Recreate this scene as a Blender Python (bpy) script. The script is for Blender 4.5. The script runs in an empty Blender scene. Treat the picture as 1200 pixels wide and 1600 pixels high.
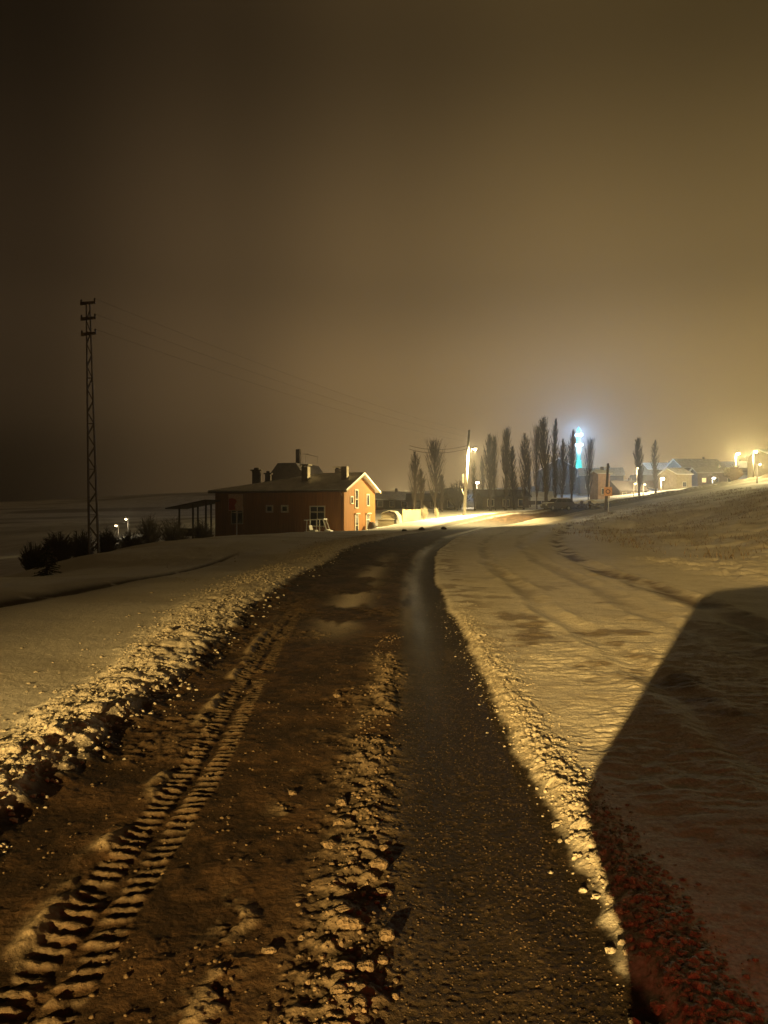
import bpy, bmesh, math, random
import numpy as np
from mathutils import Vector, Matrix

scene = bpy.context.scene
C = scene.collection
R = math.radians
EYE = 1.6
F = 1200.0            # focal length in photograph pixels

# ------------------------------------------------------------------ camera
cam_d = bpy.data.cameras.new('camera')
cam_d.sensor_fit = 'VERTICAL'; cam_d.sensor_height = 24.0; cam_d.lens = 18.0
cam_d.clip_start = 0.05; cam_d.clip_end = 3000
cam = bpy.data.objects.new('camera', cam_d); C.objects.link(cam)
cam.location = (0, 0, EYE); cam.rotation_euler = (R(90), 0, 0)
scene.camera = cam

# ------------------------------------------------------------------ render settings, exposure
scene.view_settings.view_transform = 'Standard'
scene.view_settings.look = 'None'
scene.view_settings.exposure = 0.0
scene.view_settings.gamma = 1.0
cy = scene.cycles
cy.use_denoising = True
cy.max_bounces = 5; cy.diffuse_bounces = 3; cy.glossy_bounces = 2; cy.transmission_bounces = 3
cy.volume_bounces = 1; cy.transparent_max_bounces = 8
cy.sample_clamp_indirect = 3.0
cy.caustics_reflective = False; cy.caustics_refractive = False

# ------------------------------------------------------------------ world: night cloud lit from below by the village
world = bpy.data.worlds.new('World'); scene.world = world; world.use_nodes = True
def build_world():
    nt = world.node_tree; nd = nt.nodes; ln = nt.links
    nd.clear()
    out = nd.new('ShaderNodeOutputWorld'); bg = nd.new('ShaderNodeBackground')
    tc = nd.new('ShaderNodeTexCoord'); sep = nd.new('ShaderNodeSeparateXYZ')
    ln.new(tc.outputs['Generated'], sep.inputs[0])
    def m(op, a, b=None, clamp=False):
        n = nd.new('ShaderNodeMath'); n.operation = op; n.use_clamp = clamp
        for i, v in enumerate((a, b)):
            if v is None: continue
            if isinstance(v, (int, float)): n.inputs[i].default_value = v
            else: ln.new(v, n.inputs[i])
        return n.outputs[0]
    az = m('MULTIPLY', m('ARCTAN2', sep.outputs[0], sep.outputs[1]), 57.2958)
    el = m('MULTIPLY', m('ARCSINE', sep.outputs[2]), 57.2958)
    def ramp(v, lo, hi, pts):
        t = m('DIVIDE', m('SUBTRACT', v, lo), hi - lo, True)
        r = nd.new('ShaderNodeValToRGB'); r.color_ramp.interpolation = 'EASE'
        cr = r.color_ramp
        while len(cr.elements) > 1: cr.elements.remove(cr.elements[-1])
        for i, (p, val) in enumerate(pts):
            q = (p - lo) / (hi - lo)
            e = cr.elements[0] if i == 0 else cr.elements.new(q)
            e.position = q; e.color = (val, val, val, 1)
        ln.new(t, r.inputs[0]); return r.outputs[0]
    fa = ramp(az, -180, 180, SKY_AZ)
    ge = ramp(el, -10, 90, SKY_EL)
    k1 = ramp(az, -40, 10, SKY_DARK_AZ)
    k2 = ramp(el, -10, 30, SKY_DARK_EL)
    dark = m('SUBTRACT', 1.0, m('MULTIPLY', k1, k2), True)
    # slow unevenness of the cloud layer
    nz = nd.new('ShaderNodeTexNoise'); nz.inputs['Scale'].default_value = 2.2; nz.inputs['Detail'].default_value = 2
    ln.new(tc.outputs['Generated'], nz.inputs['Vector'])
    un = m('ADD', m('MULTIPLY', nz.outputs[0], 0.5), 0.75)
    val = m('MULTIPLY', m('MULTIPLY', m('MULTIPLY', fa, ge), dark), un)
    # colour: greyer brown to the left and overhead, more yellow low on the right
    warm = ramp(az, -60, 60, [(-40, 0.0), (30, 1.0)])
    mix = nd.new('ShaderNodeMix'); mix.data_type = 'RGBA'
    ln.new(warm, mix.inputs[0])
    mix.inputs[6].default_value = (1.0, 0.60, 0.29, 1); mix.inputs[7].default_value = (1.0, 0.63, 0.205, 1)
    ln.new(mix.outputs[2], bg.inputs[0])
    ln.new(m('MULTIPLY', val, SKY_GAIN), bg.inputs[1])
    sky = nd.new('ShaderNodeTexSky'); sky.sky_type = 'NISHITA'; sky.sun_disc = False
    sky.sun_elevation = R(-4); sky.sun_rotation = R(0)
    bg2 = nd.new('ShaderNodeBackground'); bg2.inputs[1].default_value = 0.004
    ln.new(sky.outputs[0], bg2.inputs[0])
    ad = nd.new('ShaderNodeAddShader')
    ln.new(bg.outputs[0], ad.inputs[0]); ln.new(bg2.outputs[0], ad.inputs[1])
    ln.new(ad.outputs[0], out.inputs[0])
SKY_GAIN = 0.345
SKY_AZ = [(-180, .06), (-60, .05), (-25, .13), (-12, .37), (0, .72), (13, 1.0), (24, .86), (50, .6), (85, .2), (180, .06)]
SKY_EL = [(-10, .9), (4, 1.0), (9, .95), (17, .53), (32, .185), (60, .5), (90, 1.0)]
SKY_DARK_AZ = [(-28, 1.0), (-14, .5), (-4, 0.0)]
SKY_DARK_EL = [(0, 1.0), (3, .97), (9, .4), (15, 0.0)]
build_world()

def emit_light(name, kind, loc, energy, col, radius=0.1, target=None, size=None, blend=1.0, parent=None):
    l = bpy.data.lights.new(name, kind); l.energy = energy; l.color = col
    l.shadow_soft_size = radius
    o = bpy.data.objects.new(name, l); C.objects.link(o); o.location = loc
    if kind == 'SPOT':
        l.spot_size = R(size); l.spot_blend = blend
        d = Vector(target) - Vector(loc); o.rotation_euler = d.to_track_quat('-Z', 'Y').to_euler()
    return o

TAIL_W = 100
NEAR_W = 230000
FAR_K = .30
HAZE_D = 0.0009
SODIUM = (1.0, 0.66, 0.20)
WARM = (1.0, 0.74, 0.34)

# ------------------------------------------------------------------ noise (numpy)
def hash2(ix, iy, seed):
    h = (ix.astype(np.int64) * 374761393 + iy.astype(np.int64) * 668265263 + seed * 974634777) & 0xffffffff
    h = ((h ^ (h >> 13)) * 1274126177) & 0xffffffff
    h = ((h ^ (h >> 16)) * 2246822519) & 0xffffffff
    return ((h ^ (h >> 15)) & 0xffffff) / float(0xffffff)
def vnoise(x, y, seed=0):
    ix = np.floor(x); iy = np.floor(y); fx = x - ix; fy = y - iy
    ix = ix.astype(np.int64); iy = iy.astype(np.int64)
    u = fx*fx*fx*(fx*(fx*6-15)+10); v = fy*fy*fy*(fy*(fy*6-15)+10)
    a = hash2(ix, iy, seed); b = hash2(ix+1, iy, seed); c = hash2(ix, iy+1, seed); d = hash2(ix+1, iy+1, seed)
    return (a*(1-u)+b*u)*(1-v) + (c*(1-u)+d*u)*v
def fbm(x, y, seed=0, octv=4, gain=.5):
    s = 0; a = 1; t = 0; ca, sa = .8, .6
    for i in range(octv):
        s = s + a*vnoise(x, y, seed+i*17); t += a; a *= gain
        x, y = (ca*x - sa*y)*2.03 + 3.1, (sa*x + ca*y)*2.03 + 7.7
    return s/t
def lumps(x, y, seed=0):
    """rounded clods: height 0..1 of the nearest jittered cell's dome"""
    ix = np.floor(x).astype(np.int64); iy = np.floor(y).astype(np.int64)
    x = x + (fbm(x*1.7, y*1.7, seed+5, 3)-.5)*1.1; y = y + (fbm(x*1.7+9, y*1.7, seed+6, 3)-.5)*1.1
    ix = np.floor(x).astype(np.int64); iy = np.floor(y).astype(np.int64)
    best = np.zeros_like(x)
    for dx in (-1, 0, 1):
        for dy in (-1, 0, 1):
            cx = ix+dx; cyy = iy+dy
            px = cx + .15 + .7*hash2(cx, cyy, seed); py = cyy + .15 + .7*hash2(cx, cyy, seed+1)
            r = .35 + .4*hash2(cx, cyy, seed+2)
            d2 = ((x-px)**2 + (y-py)**2)/(r*r)
            best = np.maximum(best, np.sqrt(np.clip(1-d2, 0, 1))*r/.75)
    return best*(.55+.75*fbm(x*2.6, y*2.6, seed+7, 3))
def sstep(a, b, x):
    t = np.clip((x-a)/(b-a), 0, 1); return t*t*(3-2*t)
def bell(x, c, w): return np.exp(-((x-c)/w)**2)

# ------------------------------------------------------------------ terrain: broad shape from surveyed heights
CP = []
def P(px, py, d): CP.append(((px-600)/F*d, d, EYE-(py-800)/F*d))
def Z(x, y, z): CP.append((x, y, z))
for yy in (-80, -40, -15, 0, 6, 12, 18, 25):
    for xx in (-9, -4, 0, 4, 9): Z(xx, yy, 0.0)
for yy in (-80, -30, 0, 12): Z(-40, yy, -1.5); Z(40, yy, 1.2); Z(16, yy, .15)
for xx, yy, zz in ((-11, 18, 0), (-10.5, 26, 0), (-11.3, 33, 0), (-11.6, 41, -.15), (-12, 50, -.32), (-10.5, 60, -.38), (-7.6, 68, -.35), (-3.5, 70, -.28), (-1.5, 73, -.1),
    (-13, 22, -.9), (-13.5, 30, -.9), (-14, 40, -.9), (-15, 52, -1.1), (-13, 63, -1.1), (-9, 74, -1.0), (-4, 76, -.9), (-12, 80, -1.0), (-2, 82, -.5),
    (-18, 26, -2.2), (-22, 45, -2.8), (-25, 70, -2.8), (-18, 90, -1.4), (-30, 30, -3.5), (-50, 60, -5), (-60, 100, -5)): Z(xx, yy, zz)
for xx, yy, zz in ((-1, 90, -.25), (.6, 93, -.2), (3, 95, .1), (-2, 96, -.3)): Z(xx, yy, zz)
for a in ((0, 822, 150), (150, 812, 160), (300, 808, 180), (0, 791, 380), (150, 784, 380), (250, 775, 380), (330, 769, 380), (450, 768, 380), (-200, 790, 380), (0, 786, 520), (300, 766, 520),
    (640, 870, 27), (655, 851, 38), (672, 840, 47), (690, 835, 55), (725, 828, 65), (760, 822, 75), (800, 815, 83), (850, 808, 92), (930, 795, 103), (1000, 783, 112), (1060, 772, 120), (1150, 756, 128), (1250, 738, 140),
    (1200, 770, 70), (1100, 789, 70), (1000, 812, 66), (900, 818, 76), (1200, 832, 40), (1100, 850, 38), (1000, 848, 40), (900, 845, 43), (1200, 868, 28), (1000, 830, 62), (1200, 800, 52), (1300, 760, 60), (1300, 840, 30),
    (800, 840, 48), (850, 825, 64), (740, 806, 86), (680, 811, 82), (625, 818, 79), (800, 803, 92), (860, 797, 101),
    (700, 801, 108), (800, 797, 114), (900, 788, 125), (1000, 775, 150), (1100, 760, 190), (1200, 740, 220), (1320, 715, 220),
    (900, 770, 260), (700, 776, 260), (600, 783, 260), (450, 790, 260), (600, 772, 450), (900, 758, 450), (1150, 735, 450), (1300, 725, 450), (560, 808, 110), (400, 806, 130)): P(*a)
CP = np.array(CP)
def _rbf_fit(eps=2.5):
    n = len(CP)
    d = np.sqrt(((CP[:, None, :2]-CP[None, :, :2])**2).sum(-1) + eps*eps)
    A = np.zeros((n+3, n+3)); A[:n, :n] = -d + np.eye(n)*.02
    A[:n, n] = 1; A[:n, n+1:] = CP[:, :2]/100; A[n, :n] = 1; A[n+1:, :n] = CP[:, :2].T/100
    b = np.zeros(n+3); b[:n] = CP[:, 2]
    return np.linalg.solve(A, b), eps
RW, REPS = _rbf_fit()
def zbase(x, y):
    sh = x.shape; x = x.ravel(); y = y.ravel(); z = np.empty_like(x); n = len(CP)
    for i in range(0, len(x), 20000):
        xs = x[i:i+20000]; ys = y[i:i+20000]
        d = np.sqrt((xs[:, None]-CP[None, :, 0])**2 + (ys[:, None]-CP[None, :, 1])**2 + REPS**2)
        z[i:i+20000] = -(d @ RW[:n]) + RW[n] + RW[n+1]*xs/100 + RW[n+2]*ys/100
    return z.reshape(sh)

# road centre line
_ry = np.array([-90, -30, 0, 2.5, 4.3, 6.6, 9.6, 15, 19, 27, 32, 38, 47, 55, 65, 75, 83, 92, 103, 112, 120, 128, 140, 170])
_rx = np.array([-4, -1.6, -.78, -.7, -.62, -.52, -.42, -.3, -.16, .38, .85, 1.55, 2.9, 4.3, 6.8, 10, 13.8, 19.2, 28.3, 37.3, 46, 57, 74, 112])
_fy = np.linspace(-90, 170, 2601)
_fx = np.interp(_fy, _ry, _rx)
_k = np.exp(-np.linspace(-2, 2, 61)**2); _k /= _k.sum()
_fx = np.convolve(np.pad(_fx, 30, mode='edge'), _k, 'valid'); _fx[:31] = np.interp(_fy[:31], _ry, _rx); _fx[-31:] = np.interp(_fy[-31:], _ry, _rx)
_fs = np.gradient(_fx, _fy)
def road_n(x, y):
    c = np.interp(y, _fy, _fx); s = np.interp(y, _fy, _fs)
    return (x-c)/np.sqrt(1+s*s)
def left_edge(y): return np.interp(y, [-90, 4, 7, 13, 24, 40, 60, 120], [-1.4, -1.35, -1.4, -1.85, -2.0, -2.0, -2.2, -2.4])
def right_edge(y): return np.interp(y, [-90, 3, 6, 15, 24, 40, 58, 75, 120], [1.55, 1.55, 1.45, 1.4, 1.4, 1.45, 1.4, 1.1, .6])
def track_n(y): return np.interp(y, [-90, 2.74, 3.2, 4.75, 6.4, 9.6, 15], [-.40, -.435, -.47, -.53, -.69, -.95, -1.2])
def curve_x(y, pts):
    p = np.array(pts); return np.interp(y, p[:, 0], p[:, 1])
STREAK = [(-90, 4.6), (8, 4.75), (10.4, 5.0), (13.2, 5.4), (16.7, 5.6), (20.2, 5.75), (27, 6.6), (38, 8.6), (50, 11.2), (70, 17), (90, 27)]
RUT = [(-90, 2.2), (5, 2.4), (7.7, 2.55), (12, 2.6), (24, 3.2), (38, 4.9), (50, 7), (70, 12.5), (90, 22)]
RUT2 = [(-90, 3.7), (5, 3.8), (12, 4.1), (24, 4.9), (38, 6.8), (50, 9), (70, 14.8), (90, 24.5)]
FURROW = [(8, -7.9), (11, -7.2), (13.2, -6.6), (15, -6.25), (18.3, -5.95), (24, -5.4), (27, -5.2)]

def ground(x, y, want_col=False):
    """height (and albedo, roughness, road share) of the ground at plan points"""
    x = np.asarray(x, float); y = np.asarray(y, float)
    z = zbase(x, y); n = road_n(x, y)
    le = left_edge(y); re = right_edge(y)
    edge_j = (fbm(x*1.7, y*1.7, 5, 3)-.5)*.34 + (vnoise(x*9, y*9, 6)-.5)*.10
    ns = n + edge_j
    inside = sstep(-.12, .10, ns-le)*sstep(-.13, .07, re-n - edge_j*.35)
    near = 1-sstep(22, 55, y); vnear = 1-sstep(9, 18, y)
    yc = np.clip(y, -5, 200)
    f1 = fbm(x*3, y*3, 1, 5); f2 = fbm(x*14, y*14, 2, 4); f3 = vnoise(x*60, y*60, 3)
    broad = fbm(x*.35, y*.35, 9, 3)
    # ---- snow surface
    snow_h = (fbm(x*.8, y*.8, 21, 4)-.5)*.055 + (f2-.5)*.010
    stri = fbm(x*3.0+y*.6, y*11, 31, 4)          # scraped, wind-packed snow right of the road
    rside = sstep(.2, .7, n-re)
    snow_h = snow_h + rside*(1-sstep(8.5, 11, x))*((stri-.5)*.013 + (fbm(x*9, y*24, 33, 4)-.5)*.016*sstep(3.2, 5, y) + (fbm(x*5, y*5, 34, 4)-.5)*.016)*(1-.75*sstep(5, 14, y))*(.25+1.5*sstep(.4, .62, broad))
    for pts, wd, dp in ((RUT, .16, .035), (RUT2, .2, .03), (STREAK, .25, .05)):
        cx = curve_x(y, pts) + (vnoise(y*.5, y*0+3, 77)-.5)*.12
        wob = .6+.8*vnoise(x*.6, y*.9, 78)
        snow_h = snow_h - dp*bell(x, cx, wd)*wob + dp*.7*(bell(x, cx+wd*1.7, wd*.6)+bell(x, cx-wd*1.7, wd*.6))*wob*vnoise(x*4, y*3, 79)
    fx = curve_x(y, FURROW)
    fm = bell(x, fx, np.interp(y, [9, 13, 18, 24], [.55, .42, .25, .12]))*sstep(5, 9, y)*(1-sstep(24, 28, y))
    snow_h = snow_h - .10*fm + .03*fm*(f1-.3)
    # trampled hollows on the right
    tr = sstep(7.5, 9, x)*(1-sstep(15, 18, x))*sstep(15, 18, y)*(1-sstep(26, 30, y))
    if np.any(tr > .01): snow_h = snow_h + tr*(.13*lumps(x*1.5, y*1.1, 61)-.04)
    bank = sstep(11, 15, x - .05*(y-30))*sstep(24, 32, y)*(1-sstep(90, 115, y))*sstep(6, 10, n)
    snow_h = snow_h + bank*(fbm(x*.9, y*.9, 65, 5)-.45)*.32
    snow_h = snow_h + .035
    # ---- berm of ploughed snow on the left edge
    bw = np.interp(yc, [0, 4, 6.4, 12.8, 24, 40, 60, 120], [.28, .30, .36, .62, .85, .9, .9, .9])
    bc = le - bw*.85
    bh = np.interp(yc, [0, 4, 12, 24, 40, 60, 80, 120], [.13, .13, .13, .12, .12, .12, .28, .75])
    bm = bell(ns, bc, bw)
    lm = np.zeros_like(x)
    q = (bm > .03) & (y < 70)
    if q.any():
        lm[q] = np.maximum(lumps(x[q]*6.5, y[q]*6.5, 41), .6*lumps(x[q]*13, y[q]*13, 43))
    berm = bm*bh*(.45+.35*(f1*(1-sstep(40, 55, y))+broad*sstep(40, 55, y))+.25*fbm(x*1.3, y*1.3, 8, 3)*(1-.6*sstep(40, 55, y))) + lm*.050*sstep(.03, .5, bm)*(1-sstep(30, 45, y))
    # ---- ploughed crumbs at the right edge
    rm = bell(n, re+.13, np.interp(yc, [0, 3, 6, 12], [.12, .12, .18, .25]))*(1-sstep(9, 15, y))
    lr = np.zeros_like(x); q = rm > .03
    if q.any(): lr[q] = np.maximum(lumps(x[q]*14, y[q]*14, 45), .6*lumps(x[q]*31, y[q]*31, 46))
    snow_h = snow_h + rm*.044*lr + .004*rm
    # ---- road bed
    road = (f1-.5)*.024 + (f2-.5)*.012 + (f3-.5)*.003
    asph = sstep(.58, .74, n + edge_j*.25)
    tyre2 = bell(n, -1.0, .16)
    road = road*(1-.75*asph) + asph*((f3-.5)*.0042*(.4+1.2*broad) - .012) - .02*bell(n, 1.0, .22)
    slush = sstep(.45, .62, fbm(x*1.2, y*.9, 51, 3))*(1-asph)
    road = road + slush*(f2-.35)*.03*near
    # tractor tread print
    nt = track_n(y); u = n - nt
    tmask = sstep(.165, .135, np.abs(u) + (f2-.5)*.03)*(1-sstep(11, 15, y))*sstep(.22, .40, fbm(x*2.4, y*1.7, 55, 4))
    side = np.where(u < 0, 0.0, .5)
    ph = (y + .16*np.abs(u) - 1.6*np.abs(u)**2 + .014*(fbm(x*9, y*9, 56, 2)-.5))/.085 + side
    tri = np.abs((ph % 1.0) - .5)*2
    lug = sstep(.46, .74, tri)*sstep(.006, .05, np.abs(u) + (f2-.5)*.05)
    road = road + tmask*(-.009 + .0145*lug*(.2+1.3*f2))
    road = road + .028*bell(u, -.20, .05)*(1-sstep(8, 13, y))*(.1+1.2*sstep(.4, .65, fbm(x*3.2, y*3.2, 57, 4)))
    # centre ridge of slush clods
    rc = .50 + (vnoise(y*.8, y*0, 91)-.5)*.14
    rdg = bell(n, rc, .165)*(1-sstep(8, 13, y))*sstep(.36, .56, fbm(x*1.9, y*1.6, 58, 3)+.06)
    lc = np.zeros_like(x); q = rdg > .03
    if q.any(): lc[q] = np.maximum(lumps(x[q]*9, y[q]*10.5, 47), .6*lumps(x[q]*19, y[q]*21, 48))
    road = road + rdg*(.032*lc + .018*(f2-.4))
    # second, broken line of slush left of it
    rd2 = bell(n, .12, .09)*(1-sstep(3.6, 6, y))*sstep(.45, .6, fbm(x*2.2, y*2.2, 59, 3))
    q = rd2 > .03; lc2 = np.zeros_like(x)
    if q.any(): lc2[q] = lumps(x[q]*10, y[q]*10, 49)
    road = road + rd2*.022*lc2
    zz = z + road*inside + snow_h*(1-inside)*(1-.6*np.clip(bm, 0, 1)) + berm
    if not want_col: return zz
    # ---------------- albedo
    one = np.ones(x.shape+(3,))
    def col(c): return one*np.array(c)
    def mixc(a, b, t): return a*(1-t[..., None]) + b*t[..., None]
    snow = mixc(col((.74, .72, .70)), col((.60, .57, .53)), sstep(.4, .75, fbm(x*.5, y*.5, 71, 4)))
    packed = mixc(col((.62, .59, .55)), col((.50, .46, .41)), sstep(.5, .8, stri))
    snow = mixc(snow, packed, rside*(1-sstep(10, 13, x))*.8)
    for pts, wd, am, sd in ((RUT, .22, .45, 0), (RUT2, .25, .35, 3), (STREAK, .36, 1.0, 5)):
        cx = curve_x(y, pts)
        pt = sstep(.36, .58, fbm(x*1.3+sd, y*.5, 81+sd, 4))
        snow = mixc(snow, col((.13, .095, .065)), am*bell(x+(f1-.5)*.5, cx, wd)*pt)
    st2 = sstep(.60, .74, fbm(x*1.5, y*1.5, 84, 4))*rside*(1-sstep(3.5, 4.6, x))*(1-sstep(8, 24, y))
    snow = mixc(snow, col((.16, .12, .085)), st2*.8)
    dirt_edge = bell(n, re+.35, .4)*sstep(.45, .65, fbm(x*3, y*3, 85, 4))*sstep(6, 9, y)
    snow = mixc(snow, col((.2, .15, .11)), dirt_edge*.7)
    snow = mixc(snow, col((.07, .05, .035)), np.clip(fm*1.25, 0, 1)*sstep(.25, .5, f1+.12))
    far_road = sstep(56, 70, y)*sstep(-2.2, -1.2, n)*(1-sstep(4.5, 8, n))
    snow = mixc(snow, mixc(col((.30, .25, .19)), col((.12, .09, .06)), sstep(.4, .65, fbm(n*1.1, y*.12, 95, 4))), far_road*.85)
    grass = bank*sstep(.38, .6, fbm(x*.55, y*.55, 86, 5))
    snow = mixc(snow, col((.17, .12, .075)), grass*.35)
    far_left = sstep(14, 40, -x)*sstep(60, 140, y)*sstep(.42, .62, fbm(x*.02, y*.035, 87, 4))
    snow = mixc(snow, col((.15, .12, .09)), far_left*.8)
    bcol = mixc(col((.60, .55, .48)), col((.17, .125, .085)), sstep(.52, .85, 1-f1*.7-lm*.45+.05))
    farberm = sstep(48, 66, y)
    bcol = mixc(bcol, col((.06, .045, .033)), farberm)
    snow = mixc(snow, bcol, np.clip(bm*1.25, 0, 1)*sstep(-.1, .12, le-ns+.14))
    crumb = mixc(col((.66, .62, .55)), col((.48, .43, .36)), sstep(.2, .6, 1-lr))
    snow = mixc(snow, crumb, np.clip(rm*1.2, 0, 1))
    mud = mixc(col((.020, .0108, .0055)), col((.068, .039, .020)), sstep(.35, .70, f1*.55+f2*.45))
    mud = mixc(mud, col((.12, .085, .054)), slush*near*.5*sstep(.4, .6, f2))
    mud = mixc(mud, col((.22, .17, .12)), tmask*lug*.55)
    mud = mixc(mud, col((.30, .24, .17)), np.clip(bell(u, -.20, .06)*(1-sstep(8, 13, y))*sstep(.4, .62, fbm(x*3.2, y*3.2, 57, 4)), 0, 1)*.8)
    tar = mixc(col((.019, .0135, .009)), col((.060, .040, .024)), sstep(.55, .85, f3*.6+f2*.4))
    tar = mixc(tar, col((.075, .056, .039)), sstep(.5, .7, fbm(x*2.2, y*.45, 97, 4))*.45)
    mud = mixc(mud, tar, asph)
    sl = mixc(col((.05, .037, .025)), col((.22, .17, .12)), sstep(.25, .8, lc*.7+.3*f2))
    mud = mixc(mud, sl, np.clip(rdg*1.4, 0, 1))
    mud = mixc(mud, col((.20, .155, .11)), np.clip(rd2*1.3, 0, 1)*sstep(.3, .7, lc2))
    # thin snow left lying on the road farther off
    thin = bell(n, -.25, .30)*sstep(9, 12, y)*(1-sstep(17, 34, y))*sstep(.42, .6, fbm(x*1.6, y*.5, 88, 4))
    lane_sheen = bell(n, .72, .11)*sstep(8, 14, y)*(1-sstep(38, 55, y))*sstep(.35, .55, fbm(x*2.5, y*.35, 89, 4))  # paler band: grey sheen of the wheel lane put into the colour
    mud = mixc(mud, col((.46, .41, .35)), np.clip(thin*.9+lane_sheen*.35, 0, 1))
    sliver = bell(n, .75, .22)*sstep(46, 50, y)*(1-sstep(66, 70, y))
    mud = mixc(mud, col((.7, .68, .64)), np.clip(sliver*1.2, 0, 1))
    inside_c = sstep(-.12, .10, ns-le)*sstep(-.05, .025, re-n - edge_j*.35 - (f2-.5)*.06)
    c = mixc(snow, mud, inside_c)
    rough = .85*(1-inside) + inside*(.85-asph*(.10+.36*bell(n, .92, .24)*sstep(4, 9, y)*(1-sstep(28, 42, y))*(.5+.8*fbm(x*1.8, y*.35, 98, 3))))
    return zz, c, rough, inside_c*(1-np.clip(bm, 0, 1)*.4)

def gz(x, y): return float(ground(np.array([x]), np.array([y]))[0])

# ------------------------------------------------------------------ materials
MATS = {}
def mat(name, col, rough=.7, metal=0, var=.25, scale=6., bump=0., emit=None, es=0, spec=.3, kind=None, col2=None):
    if name in MATS: return MATS[name]
    m = bpy.data.materials.new(name); m.use_nodes = True
    nt = m.node_tree; b = nt.nodes['Principled BSDF']
    b.inputs['Roughness'].default_value = rough; b.inputs['Metallic'].default_value = metal
    b.inputs['Specular IOR Level'].default_value = spec
    tc = nt.nodes.new('ShaderNodeTexCoord')
    nz = nt.nodes.new('ShaderNodeTexNoise'); nz.inputs['Scale'].default_value = scale; nz.inputs['Detail'].default_value = 5
    src = tc.outputs['Object']
    if kind == 'boards':        # vertical boards: stretch
        mp = nt.nodes.new('ShaderNodeMapping'); mp.inputs['Scale'].default_value = (5, 5, .15)
        nt.links.new(src, mp.inputs[0]); src = mp.outputs[0]
    if kind == 'planks':
        mp = nt.nodes.new('ShaderNodeMapping'); mp.inputs['Scale'].default_value = (.25, .25, 6)
        nt.links.new(src, mp.inputs[0]); src = mp.outputs[0]
    nt.links.new(src, nz.inputs['Vector'])
    r = nt.nodes.new('ShaderNodeValToRGB')
    c2 = col2 or tuple(v*(1-var) for v in col)
    c1 = tuple(min(1, v*(1+var*.5)) for v in col)
    r.color_ramp.elements[0].position = .3; r.color_ramp.elements[1].position = .7
    r.color_ramp.elements[0].color = (*c2, 1); r.color_ramp.elements[1].color = (*c1, 1)
    nt.links.new(nz.outputs[0], r.inputs[0]); nt.links.new(r.outputs[0], b.inputs['Base Color'])
    if bump:
        bp = nt.nodes.new('ShaderNodeBump'); bp.inputs['Strength'].default_value = bump; bp.inputs['Distance'].default_value = .05
        nt.links.new(nz.outputs[0], bp.inputs['Height']); nt.links.new(bp.outputs[0], b.inputs['Normal'])
    if emit:
        b.inputs['Emission Color'].default_value = (*emit, 1); b.inputs['Emission Strength'].default_value = es
    MATS[name] = m; return m

def ground_mat(name):
    m = bpy.data.materials.new(name); m.use_nodes = True
    nt = m.node_tree; b = nt.nodes['Principled BSDF']; L = nt.links
    at = nt.nodes.new('ShaderNodeAttribute'); at.attribute_name = 'alb'
    ar = nt.nodes.new('ShaderNodeAttribute'); ar.attribute_name = 'rgh'
    tc = nt.nodes.new('ShaderNodeTexCoord')
    nz = nt.nodes.new('ShaderNodeTexNoise'); nz.inputs['Scale'].default_value = 55; nz.inputs['Detail'].default_value = 4
    L.new(tc.outputs['Object'], nz.inputs['Vector'])
    mr = nt.nodes.new('ShaderNodeMapRange'); mr.inputs[1].default_value = .3; mr.inputs[2].default_value = .7
    mr.inputs[3].default_value = .72; mr.inputs[4].default_value = 1.18
    L.new(nz.outputs[0], mr.inputs[0])
    mx = nt.nodes.new('ShaderNodeVectorMath'); mx.operation = 'SCALE'
    L.new(at.outputs['Color'], mx.inputs[0]); L.new(mr.outputs[0], mx.inputs['Scale'])
    L.new(mx.outputs[0], b.inputs['Base Color']); L.new(ar.outputs['Fac'], b.inputs['Roughness'])
    b.inputs['Specular IOR Level'].default_value = .22
    n2 = nt.nodes.new('ShaderNodeTexNoise'); n2.inputs['Scale'].default_value = 90; n2.inputs['Detail'].default_value = 3
    L.new(tc.outputs['Object'], n2.inputs['Vector'])
    n2.inputs['Scale'].default_value = 34; n2.inputs['Detail'].default_value = 7; n2.inputs['Roughness'].default_value = .68
    bp = nt.nodes.new('ShaderNodeBump'); bp.inputs['Strength'].default_value = .75; bp.inputs['Distance'].default_value = .022
    L.new(n2.outputs[0], bp.inputs['Height']); L.new(bp.outputs[0], b.inputs['Normal'])
    return m
GM = ground_mat('ground_surface')

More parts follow.
